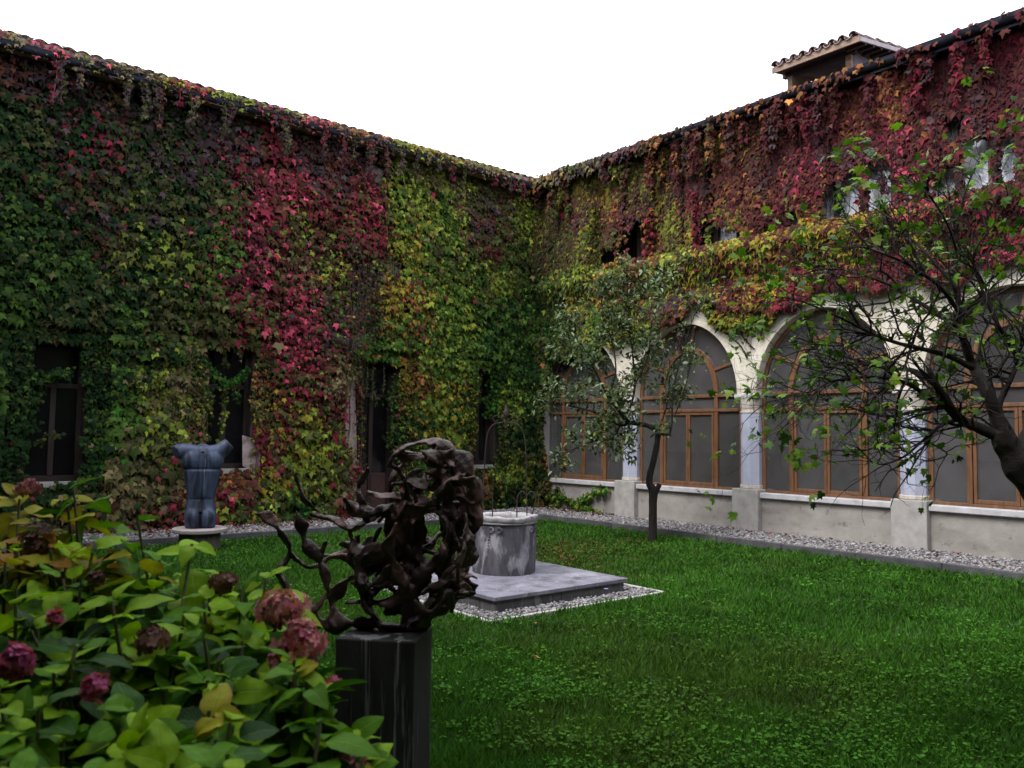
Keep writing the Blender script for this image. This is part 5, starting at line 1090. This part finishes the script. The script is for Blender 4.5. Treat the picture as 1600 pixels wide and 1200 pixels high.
limbs = [([G_(1566, 684), G_(1530, 668), G_(1502, 655), G_(1482, 635, -.1), G_(1462, 600, -.2), G_(1450, 575, -.2)], [.06, .052, .045, .042, .03, .02]),
         ([G_(1570, 690), G_(1556, 650), G_(1542, 612), G_(1522, 575, .1), G_(1508, 540, .1), G_(1502, 500, .2), G_(1496, 450, .2), G_(1494, 390, .3), G_(1500, 330, .3), G_(1520, 270, .3), G_(1545, 235, .3)], [.075, .065, .058, .046, .036, .028, .020, .015, .011, .008, .005]),
         ([G_(1590, 722), G_(1580, 680, .2), G_(1560, 640, .3), G_(1575, 600, .4), G_(1590, 560, .5), G_(1600, 500, .5)], [.06, .045, .035, .026, .018, .01]),
         ([G_(1482, 635), G_(1450, 620, -.1), G_(1420, 600, -.2), G_(1380, 590, -.3), G_(1340, 590, -.4), G_(1290, 600, -.5), G_(1250, 640, -.5), G_(1212, 680, -.5)], [.03, .024, .02, .017, .013, .010, .007, .004]),
         ([G_(1470, 610), G_(1430, 580, .1), G_(1385, 575, .2), G_(1330, 560, .2), G_(1270, 545, .3), G_(1215, 560, .3)], [.028, .022, .017, .013, .009, .004]),
         ([G_(1522, 575), G_(1480, 555), G_(1440, 545, -.1), G_(1400, 535, -.2), G_(1360, 520, -.2), G_(1310, 495, -.3), G_(1250, 470, -.3), G_(1200, 462, -.3)], [.032, .026, .022, .018, .014, .010, .007, .004]),
         ([G_(1506, 530), G_(1480, 500), G_(1440, 475, .1), G_(1400, 450, .2), G_(1350, 430, .2), G_(1300, 420, .3), G_(1250, 430, .3), G_(1190, 460, .3)], [.03, .024, .02, .016, .012, .009, .006, .004]),
         ([G_(1500, 490), G_(1470, 450, -.2), G_(1430, 420, -.3), G_(1390, 400, -.4), G_(1340, 385, -.4), G_(1300, 400, -.4)], [.024, .018, .014, .011, .008, .004]),
         ([G_(1496, 450), G_(1450, 400, .1), G_(1420, 370, .2), G_(1370, 350, .2), G_(1330, 365, .2)], [.018, .014, .010, .007, .004]),
         ([G_(1494, 390), G_(1480, 350, -.1), G_(1455, 310, -.2), G_(1430, 290, -.2), G_(1400, 320, -.2)], [.014, .010, .008, .006, .004]),
         ([G_(1560, 510, .2), G_(1540, 450, .2), G_(1520, 400, .1), G_(1560, 340, 0), G_(1580, 290, 0)], [.018, .014, .010, .007, .004]),
         ([G_(1590, 560, .5), G_(1555, 500, .3), G_(1530, 440, .3), G_(1515, 390, .3)], [.022, .02, .013, .008]),
         ([G_(1500, 655), G_(1470, 665, -.1), G_(1440, 690, -.2), G_(1410, 715, -.3), G_(1370, 725, -.3), G_(1340, 700, -.3), G_(1310, 690, -.3)], [.022, .016, .012, .009, .007, .005, .003]),
         ([G_(1482, 635), G_(1440, 640, .1), G_(1390, 650, .1), G_(1340, 640, .2), G_(1280, 620, .2), G_(1220, 600, .2), G_(1170, 570, .2)], [.024, .018, .013, .010, .007, .005, .003]),
         ([G_(1500, 500, .2), G_(1540, 470, .4), G_(1590, 440, .5), G_(1620, 400, .5)], [.02, .014, .010, .005]),
         ([G_(1450, 690), G_(1480, 710, .1), G_(1450, 720, .1), G_(1420, 712, .1)], [.008, .007, .005, .003])]
limbs = [(p_, [q*.66 for q in r_]) for p_, r_ in limbs]
paths, tips = grow(limbs, 15, .5, 6, .26, (-.18*rt[0], -.18*rt[1], .10), 12, .009, .0035)
tubes('branches', paths, M['bark_near'], fg, 5)['kind'] = 'stuff'
rs = random.Random(9); tips = [t for t in tips if rs.random() < .16]
lv = cluster(tips, (1, 5), .058, .035, 'e f g f e h', 21, .35, .5)
idx = np.argsort(-lv[3])[:300]; rest = np.ones(len(lv[0]), bool); rest[idx] = False
if rest.any(): V_, F_, c_ = leaf_mesh(lv[0][rest], lv[1][rest], lv[2][rest], lv[3][rest], FIG_V, FIG_F, lv[4][rest]); bulk('foliage', V_, F_, M['leaf_tree'], fg, c_)['kind'] = 'stuff'
template_objects('leaf', idx, *lv[:4], FIG_V, FIG_F, lv[4], M['leaf_tree'], fg)

# unseen crown and limbs beyond the right edge, added to shade the lawn
nb = 5200; q_ = np.stack([rng.normal(0, 1.15, nb), rng.normal(0, 1.0, nb), rng.normal(0, .75, nb)], 1); cc_ = PD(2180, 330, 4.9); P9 = cc_+q_[:, 0:1]*rt+q_[:, 1:2]*fw+q_[:, 2:3]*up
tt_ = (P9-CAM)@rt/((P9-CAM)@fw)*FPX+800; P9 = P9[tt_ > 1640]; nb = len(P9)
V_, F_, c_ = leaf_mesh(P9, rng.normal(0, .5, (nb, 3))+np.array([0, 0, 1.0]), rng.normal(0, 1, (nb, 3)), .10*rng.uniform(.6, 1.3, nb), FIG_V, FIG_F, PALT[rng.integers(4, 7, nb)]*rng.uniform(.6, 1.2, (nb, 1)))
bulk('crown', V_, F_, M['leaf_tree'], fg, c_)['kind'] = 'stuff'
lm = [(smoothpath([G_(1592, 725), G_(1640, 640), G_(1750, 520, .2), G_(1900, 420, .3), G_(2100, 330, .4)], 5), np.linspace(.075, .02, 21)), (smoothpath([G_(1750, 520, .2), G_(1820, 380, -.3), G_(1960, 250, -.6)], 5), np.linspace(.04, .012, 11)), (smoothpath([G_(1640, 640), G_(1720, 560, .8), G_(1900, 480, 1.5)], 5), np.linspace(.05, .012, 11))]
tubes('limb', lm, M['bark_near'], fg, 8)

# ================================================================== HYDRANGEA IN THE FOREGROUND
hy = empty('hydrangea_bush', (.75, 1.9, 0), 'broad leaved hydrangea bush in the foreground with pink and withered flower heads', 'bush')
def hleaf(seed, L=1.0, wid=.36):
    r_ = np.random.default_rng(seed); ny, nx = 12, 6; V, UV = [], []; cur = r_.uniform(.2, .75); fold = r_.uniform(.15, .55); wav = r_.uniform(.01, .03); tw = r_.uniform(-.25, .25)
    for i in range(ny+1):
        t = i/ny; half = wid*(math.sin(math.pi*min(1, t**.82))**.72)*(1-.18*t)+.004; half *= 1+(.05 if i % 2 else 0)*(0 < i < ny)
        for j in range(nx+1):
            s_ = j/nx*2-1; x_ = half*s_; z_ = fold*abs(x_)-cur*t*t+wav*math.sin(t*14+s_*2)*abs(s_)+tw*x_*t-.10*abs(s_)*math.sin(t*3)+.012*(1-abs(s_))*math.cos(t*28); V.append((x_, t, z_)); UV.append((j/nx, t))
    F = [(i*(nx+1)+j, i*(nx+1)+j+1, (i+1)*(nx+1)+j+1, (i+1)*(nx+1)+j) for i in range(ny) for j in range(nx)]
    return np.array(V), np.array(F), np.array(UV)
HL = [hleaf(s_) for s_ in range(6)]
HC = np.array([(.028, .11, .004), (.085, .23, .004), (.23, .42, .006), (.012, .055, .005), (.30, .31, .008), (.26, .13, .015), (.010, .045, .004)])
HCW = [.18, .30, .34, .10, .05, 0, .03]
hmesh = {}
def hl_mesh(v_, c_):
    if (v_, c_) in hmesh: return hmesh[(v_, c_)]
    V, F, UV = HL[v_]; me = bpy.data.meshes.new('leaf'); me.from_pydata([tuple(a) for a in V], [], [tuple(int(i) for i in f) for f in F])
    a = me.color_attributes.new("col", 'FLOAT_COLOR', 'POINT'); cc = np.ones((len(V), 4), np.float32)
    base = HC[c_]; tt = UV[:, 1]; edge = np.abs(UV[:, 0]-.5)*2
    k = np.clip(edge**3*.6+vnoise(UV[:, 0]*3+v_*7, tt*4+c_, 5)*.5-.2, 0, 1)[:, None]; mix = HC[5] if c_ in (4, 5) else base*.75
    cc[:, :3] = base*(1-k)+mix*k; a.data.foreach_set("color", cc.ravel()); l = me.uv_layers.new(name="UVMap"); l.data.foreach_set("uv", np.array([UV[i] for f in F for i in f], np.float32).ravel())
    for p in me.polygons: p.use_smooth = True
    me.materials.append(M['leaf_shrub']); hmesh[(v_, c_)] = me; return me
HPI = inv_world(hy)
# outline of the bush in the photograph, as distances; shoots end on a mound whose top falls away from the viewer
shootsH = []
rs = random.Random(31)
def top_y(x):  # photo y of the bush top at photo x
    return np.interp(x, [-200, 0, 60, 115, 160, 215, 300, 360, 430, 470, 520, 560], [730, 742, 745, 728, 790, 800, 850, 890, 890, 1010, 1070, 1185])
heads = []
for i in range(185):
    px = rs.uniform(-170, 545); t = rs.random()**.9; py = top_y(px)+18+t*(1230-top_y(px)-18)
    dep = 2.75-1.35*((py-740)/460)**.9 + rs.uniform(-.12, .12)
    if px > 380: dep = max(dep, 1.75)
    shootsH.append((PD(px, py, dep), px, py, dep))
for (px, py, dep, c_) in [(115, 762, 2.55, 1), (215, 812, 2.3, 1), (300, 850, 2.2, 2), (175, 940, 1.85, 2), (25, 920, 1.9, 2), (415, 905, 2.3, 2), (350, 905, 2.25, 2), (480, 1075, 1.7, 1), (500, 1130, 1.6, 1), (60, 1110, 1.45, 0), (320, 1000, 1.75, 0), (350, 1060, 1.7, 0), (120, 1010, 1.7, 3), (30, 780, 2.6, 4)]:
    shootsH.append((PD(px, py, dep), px, py, dep, c_))
LV = []; stems = []
base0 = np.array([.35, 1.35, 0])
for s_ in shootsH:
    P0 = s_[0]; lead = len(s_) > 4
    d = np.array([rs.gauss(0, .35), rs.gauss(0, .35), 1.0])-fw*.15; d /= np.linalg.norm(d)
    ax = np.cross(d, [0, 0, 1.0]+rt*.3); ax /= np.linalg.norm(ax); bx = np.cross(d, ax); a0 = rs.uniform(0, 6.28)
    cpref = s_[4] if lead else rs.choices(range(7), HCW)[0]
    yel = (not lead) and s_[1] < 190 and s_[2] < 900
    for k in range(rs.choice([5, 6, 7, 8])):
        a = a0+k*math.pi/2+(k//2)*.45+rs.gauss(0, .12); tier = k//2; outw = ax*math.cos(a)+bx*math.sin(a)
        elev = [.55, .25, -.05, -.35][min(tier, 3)]+rs.gauss(0, .12); size = [.062, .088, .105, .10][min(tier, 3)]*rs.uniform(.75, 1.15)*(1.0 if s_[3] > 1.6 else .95)
        D_ = outw*math.cos(elev)+d*math.sin(elev)+np.array([rs.gauss(0, .16) for _ in range(3)]); N2 = d*math.cos(elev)-outw*math.sin(elev)+np.array([rs.gauss(0, .22) for _ in range(3)]); pos = P0-d*(.035*tier)+outw*.012
        c_ = cpref if (lead or rs.random() < .55) else rs.choices(range(7), HCW)[0]
        if tier == 0 and not lead: c_ = rs.choice([1, 2, c_])
        if yel and rs.random() < .6: c_ = rs.choice([4, 4, 4, 5])
        LV.append((pos, N2, D_, size, c_, s_[3]))
    stems.append(P0); 
for i in range(420):                                   # inner, lower leaves, mostly dark greens: inner shade put into leaf colour
    px = rs.uniform(-200, 540); py = rs.uniform(top_y(px)+70, 1300); dep = 2.95-1.25*((py-740)/460)**.9+rs.uniform(0, .25)
    LV.append((PD(px, py, dep), np.array([rs.gauss(0, .5), rs.gauss(0, .5), 1.0]), np.array([rs.gauss(0, 1), rs.gauss(0, 1), rs.gauss(-.3, .4)]), rs.uniform(.08, .125), rs.choices(range(7), [.2, .12, .06, .3, .04, 0, .28])[0], dep))
LV.sort(key=lambda q: q[5]-(.6 if False else 0))
bulkV, bulkF, bulkC, bulkU, o_ = [], [], [], [], 0
for i, (p, n2, d2, s_, c_, dep) in enumerate(LV):
    l, d, n = frames(np.array([n2], float), np.array([d2], float)); l, d, n = l[0], d[0], n[0]; v_ = i % 6
    if i % 3 == 0 and i < 900:
        o = bpy.data.objects.new('leaf', hl_mesh(v_, c_)); C.objects.link(o); o.parent = hy; o.matrix_parent_inverse = HPI
        o.matrix_basis = Matrix([[l[r]*s_, d[r]*s_, n[r]*s_, p[r]] for r in range(3)]+[[0, 0, 0, 1]])
    else:
        V, F, UV = HL[v_]; me = hl_mesh(v_, c_); cc = np.empty(len(V)*4, np.float32); me.color_attributes["col"].data.foreach_get("color", cc)
        bulkV.append(p+s_*(V[:, 0:1]*l+V[:, 1:2]*d+V[:, 2:3]*n)); bulkF.append(F+o_); bulkC.append(cc.reshape(-1, 4)[:, :3]*rs.uniform(.8, 1.2)); bulkU.append(UV); o_ += len(V)
bulk('foliage', np.concatenate(bulkV), np.concatenate(bulkF), M['leaf_shrub'], hy, np.concatenate(bulkC), np.concatenate(bulkU), True)['kind'] = 'stuff'
paths = []
for P0 in stems:
    root = np.array([.5+rs.gauss(0, .25), 1.75+rs.gauss(0, .3), 0])+(P0-np.array([.5, 1.75, 0]))*np.array([.45, .45, 0]); mid = (root+P0)/2+np.array([rs.gauss(0, .05), rs.gauss(0, .05), .0])
    mid[:2] = root[:2]*.35+P0[:2]*.65; paths.append((smoothpath([root, mid, P0], 5), np.linspace(.007, .004, 11)))
tubes('stems', paths, M['green_stem'], hy, 5)['kind'] = 'stuff'
# flower heads
def flower_head(px, py, dep, r_, cols, n, squash=(1, 1, 1), label=None):
    r_ = r_*.88; c = PD(px, py, dep); a0_ = px; rg = np.random.default_rng(int(px*7+py)); V, F, Cc, o = [], [], [], 0
    for i in range(n):
        z = 1-1.7*(i+.5)/n; a = i*2.39996; q = math.sqrt(max(0, 1-z*z)); dirn = np.array([q*math.cos(a), q*math.sin(a), z]); P_ = c+(rt*dirn[0]*squash[0]-fw*dirn[1]*squash[1]+np.array([0, 0, 1.0])*dirn[2]*squash[2])*r_*rg.uniform(.62, 1.08)*(1+.22*math.sin(3*a0_+dirn[2]*4))
        nn = nrm(P_-c)+rg.normal(0, .25, 3); nn /= np.linalg.norm(nn); e1_ = np.cross(nn, rg.normal(0, 1, 3)); e1_ /= np.linalg.norm(e1_); e2_ = np.cross(nn, e1_); s_ = rg.uniform(.009, .0175)
        col = np.array(cols[rg.integers(len(cols))])*rg.uniform(.7, 1.3)
        for k in range(4):
            b = k*math.pi/2+rg.normal(0, .1); A = e1_*math.cos(b)+e2_*math.sin(b); B_ = -e1_*math.sin(b)+e2_*math.cos(b); lift = rg.uniform(.1, .5)
            vs = [P_, P_+s_*(A*.5-B_*.42+nn*lift*.5), P_+s_*(A*1.0-B_*.25+nn*lift*.5), P_+s_*(A*1.0+B_*.25+nn*lift*.5), P_+s_*(A*.5+B_*.42+nn*lift*.5)]
            V += vs; F += [(o, o+1, o+2), (o, o+2, o+3), (o, o+3, o+4)]; Cc += [col]*5; o += 5
    ob = bulk('flower_head', np.array(V), np.array(F), M['petal'], hy, np.array(Cc)); 
    if label: ob['label'] = label
PKC = [(.60, .17, .25), (.50, .11, .18), (.66, .30, .36), (.34, .13, .12), (.56, .24, .24)]; BRC = [(.09, .04, .03), (.14, .07, .05), (.06, .03, .025), (.18, .10, .08)]
MIX = PKC+BRC[:2]
flower_head(440, 955, 1.95, .062, MIX, 110, (1.05, 1, .85), 'large pink and brown flower head beside the plinth')
flower_head(470, 1000, 1.9, .058, PKC, 100, (1, 1, 1), 'rosy pink flower head')
flower_head(455, 1030, 1.93, .055, MIX, 90)
flower_head(22, 1035, 1.5, .034, [(.45, .10, .26), (.35, .07, .18), (.12, .03, .04)], 80, (1, 1, .8), 'magenta pink flower head at the left edge')
flower_head(148, 1075, 1.5, .022, [(.45, .10, .22), (.36, .07, .14)], 26)
flower_head(85, 965, 1.75, .014, [(.40, .08, .14)], 14)
flower_head(60, 855, 2.3, .06, BRC, 110, (1, 1, 1.1), 'withered brown flower head')
flower_head(348, 912, 2.1, .034, BRC, 60); flower_head(235, 1000, 1.8, .035, BRC, 50); flower_head(150, 905, 2.1, .02, BRC, 25)
flower_head(545, 1188, 1.72, .036, [(.42, .10, .22), (.45, .2, .22)], 60, (1, 1, .8), 'small pink flower head low against the plinth')
flower_head(520, 1070, 1.85, .018, PKC, 18); flower_head(45, 762, 2.6, .032, [(.30, .08, .11), (.2, .05, .06), (.36, .16, .16)], 60, (1.2, 1, .7)); flower_head(350, 1180, 1.6, .03, BRC, 40)

# ================================================================== LAWN
def lawn_ok(x, y, m=0):
    ok = (x < XK-.02) & (y < YK-.02) & (x > -1.2) & (y > -1.2)
    e_ = ring+.07-m-.22*np.clip(fbm(x*3.1, y*3.1, 340)-.42, 0, .5)*(1 if m == 0 else 1); ok &= ~((x > PX0-e_) & (x < PX1+e_) & (y > PY0-e_) & (y < PY1+e_))
    ok &= (x-TPx)**2+(y-TPy)**2 > .30**2; ok &= (x-ctr[0])**2+(y-ctr[1])**2 > .22**2
    return ok
def polar(n, r0_, r1_, a0, a1):
    r_ = np.exp(rng.uniform(math.log(r0_), math.log(r1_), n)); a = rng.uniform(R(a0), R(a1), n); return r_*np.cos(a), r_*np.sin(a), r_
def lawn_colour(x, y, base):
    t = fbm(x*.55, y*.55, 300)[:, None]; t2 = fbm(x*1.9, y*1.9, 310)[:, None]
    dry = np.array([.075, .065, .022]); c = base*(.55+.95*t2)*np.array([1, 1, 1])+np.array([.02, .02, 0])*np.clip(t-.45, 0, 1)
    patch = np.exp(-(((x-8.6)/1.9)**2+((y-9.6)/1.2)**2))[:, None]          # worn, leaf-strewn patch behind the well
    k = np.clip((t-.64)*2.0, 0, .22)+patch*.5*(.4+t2); return c*(1-np.clip(k, 0, .85))+dry*np.clip(k, 0, .85)
gx, gy, gr = polar(420000, 2.3, 17.5, 5, 97); ok = lawn_ok(gx, gy); gx, gy, gr = gx[ok], gy[ok], gr[ok]; n_ = len(gx)
clump = fbm(gx*2.2, gy*2.2, 320)
h = (.028+.055*clump)*rng.uniform(.5, 1.3, n_)*(1+.02*gr); wd = .0018+.0006*gr
a = rng.uniform(0, 6.28, n_); ln = rng.uniform(.2, 1.0, n_)*h; b = rng.uniform(0, 6.28, n_)
P0 = np.stack([gx, gy, np.full(n_, -.004)], 1); side = np.stack([np.cos(a), np.sin(a), 0*a], 1)*wd[:, None]; lean = np.stack([np.cos(b)*ln, np.sin(b)*ln, h], 1)
V = np.stack([P0-side, P0+side, P0+lean*np.array([.45, .45, .62])+side*.8, P0+lean*np.array([.45, .45, .62])-side*.8, P0+lean], 1)
F = (np.array([(0, 1, 2), (0, 2, 3), (3, 2, 4)])[None]+np.arange(n_)[:, None, None]*5).reshape(-1, 3)
cg = lawn_colour(gx, gy, np.array([.046, .138, .017]))*rng.uniform(.6, 1.4, (n_, 1))
gs = bulk('grass', V.reshape(-1, 3), F, M['grass'], None, np.repeat(cg, 5, 0)); tag(gs, 'short green lawn grass covering the whole courtyard floor', 'grass', kind='stuff')
# clover and broad leaved weeds among the grass
gx, gy, gr = polar(110000, 2.3, 16, 5, 97); k_ = lawn_ok(gx, gy) & (fbm(gx*1.6, gy*1.6, 330)+.35*fbm(gx*6, gy*6, 331) > rng.uniform(.66, .84, len(gx))); gx, gy, gr = gx[k_], gy[k_], gr[k_]; n_ = len(gx)
P0 = np.stack([gx, gy, rng.uniform(.02, .065, n_)+.02*fbm(gx*3, gy*3, 332)], 1); N2 = np.stack([rng.normal(0, .45, n_), rng.normal(0, .45, n_), np.ones(n_)], 1); D2 = np.stack([rng.normal(0, 1, n_), rng.normal(0, 1, n_), rng.normal(0, .25, n_)], 1)
V_, F_, c_ = leaf_mesh(P0, N2, D2, rng.uniform(.012, .029, n_)*(1+.06*gr), OVAL_V*np.array([1.5, 1, 1]), OVAL_F, lawn_colour(gx, gy, np.array([.054, .165, .018]))*rng.uniform(.6, 1.5, (n_, 1)))
tag(bulk('clover', V_, F_, M['grass'], None, c_), 'broad leaved clover and weeds scattered through the lawn', 'clover', kind='stuff')
# fallen leaves: red and tan litter on the gravel and the worn grass
lx = np.concatenate([rng.uniform(3.5, 10.0, 900), rng.normal(8.4, 1.2, 420), rng.uniform(12.9, 13.45, 500)]); ly = np.concatenate([15.35-rng.exponential(.30, 900), rng.normal(9.6, .9, 420), rng.uniform(4, 15, 500)])
lz = np.concatenate([np.full(900, .115), np.full(420, .05), np.full(500, .115)]); k_ = (ly < 15.4) & ((lz > .1) | lawn_ok(lx, ly)) & ~((lx < XK+.1) & (ly < YK+.1) & (lz > .1)); k_[1320:] &= rng.uniform(0, 1, 500) < np.where(ly[1320:] > 12.5, .9, .15)
lx, ly, lz = lx[k_], ly[k_], lz[k_]; n_ = len(lx); red = lz > .1
cl = np.where(red[:, None], PALV[[PALK.index(k) for k in rng.choice(['CR', 'BR', 'MA', 'TN', 'PK', 'OR'], n_)]], PALV[[PALK.index(k) for k in rng.choice(['TN', 'OR', 'BR', 'OL'], n_)]])*rng.uniform(.6, 1.2, (n_, 1))
V_, F_, c_ = leaf_mesh(np.stack([lx, ly, lz], 1), np.stack([rng.normal(0, .4, n_), rng.normal(0, .4, n_), np.ones(n_)], 1), rng.normal(0, 1, (n_, 3))*np.array([1, 1, .15]), rng.uniform(.04, .09, n_), IVY_V, IVY_F, cl*.7)
tag(bulk('fallen_leaves', V_, F_, M['leaf_ivy'], None, c_), 'red and tan fallen leaves along the foot of the walls and on the worn grass', 'fallen leaves', kind='stuff')
# a few single things lying or growing in the grass
def lone_leaf(px, py, col, s_, label):
    p = onz(px, py, .06); me = bpy.data.meshes.new('fallen_leaf'); me.from_pydata([tuple(v*s_) for v in IVY_V], [], [tuple(int(a) for a in f) for f in IVY_F]); a = me.color_attributes.new("col", 'FLOAT_COLOR', 'POINT')
    for d_ in a.data: d_.color = (*col, 1)
    o = link('fallen_leaf', me, M['leaf_ivy']); o.location = tuple(p); o.rotation_euler = (R(25), R(10), px); tag(o, label, 'leaf')
lone_leaf(843, 1027, (.55, .2, .08), .06, 'single orange fallen leaf lying in the open grass'); lone_leaf(838, 974, (.35, .2, .09), .07, 'tan fallen leaf in the grass below the well platform')
fm = {}
PC = [(947, 921), (951, 929), (967, 924), (910, 934), (1124, 922), (1110, 947), (1163, 960), (1168, 966), (1218, 930), (1294, 937), (1066, 975), (1595, 1040)]
def flower(p):
    e = MB().tube([(0, 0, 0), (.004, 0, .05), (0, .004, .10)], .0025, 5); 
    st = empty('violet_flower', tuple(p), FLAB[0], 'flower', 'violet flowers scattered in the lawn')
    return st
FLAB = ['violet flower nearest the front face of the well platform', 'lower violet flower of the pair against the platform face', 'violet flower by the right corner of the well platform', 'violet flower left of the others along the platform edge', 'upper violet flower in open grass right of the platform', 'violet flower in open grass just right of the gravel ring', 'left of two close violet flowers in the middle of the lawn', 'right of two close violet flowers in the middle of the lawn', 'violet flower in the grass below the second pillar', 'violet flower in the grass between the second and third pillars', 'violet flower in the grass below the right corner of the platform', 'lone violet flower at the right edge of the lawn']
first = None
for i, (px, py) in enumerate(PC):
    p = onz(px, py, .10); p[2] = 0
    if first is None:
        first = flower(p); x, y = p[0], p[1]
        MB().tube([(x, y, 0), (x+.004, y, .05), (x, y+.004, .10)], .0025, 5).build('stem', M['green_stem'], first)
        q = MB()
        for k in range(7):
            a = k*.9; q.add([(x, y, .10), (x+.020*math.cos(a-.35), y+.020*math.sin(a-.35), .112), (x+.030*math.cos(a), y+.030*math.sin(a), .108), (x+.020*math.cos(a+.35), y+.020*math.sin(a+.35), .112)], [(0, 1, 2, 3)])
        q.build('petals', material('violet_petal', [(.3, (.35, .30, .62)), (.7, (.5, .45, .8))], 30, .7, 0), first)
        proto = (first, p)
    else:
        e = first.copy(); C.objects.link(e); e.location = tuple(p); e['label'] = FLAB[i]
        for ch in first.children:
            c_ = ch.copy(); C.objects.link(c_); c_.parent = e
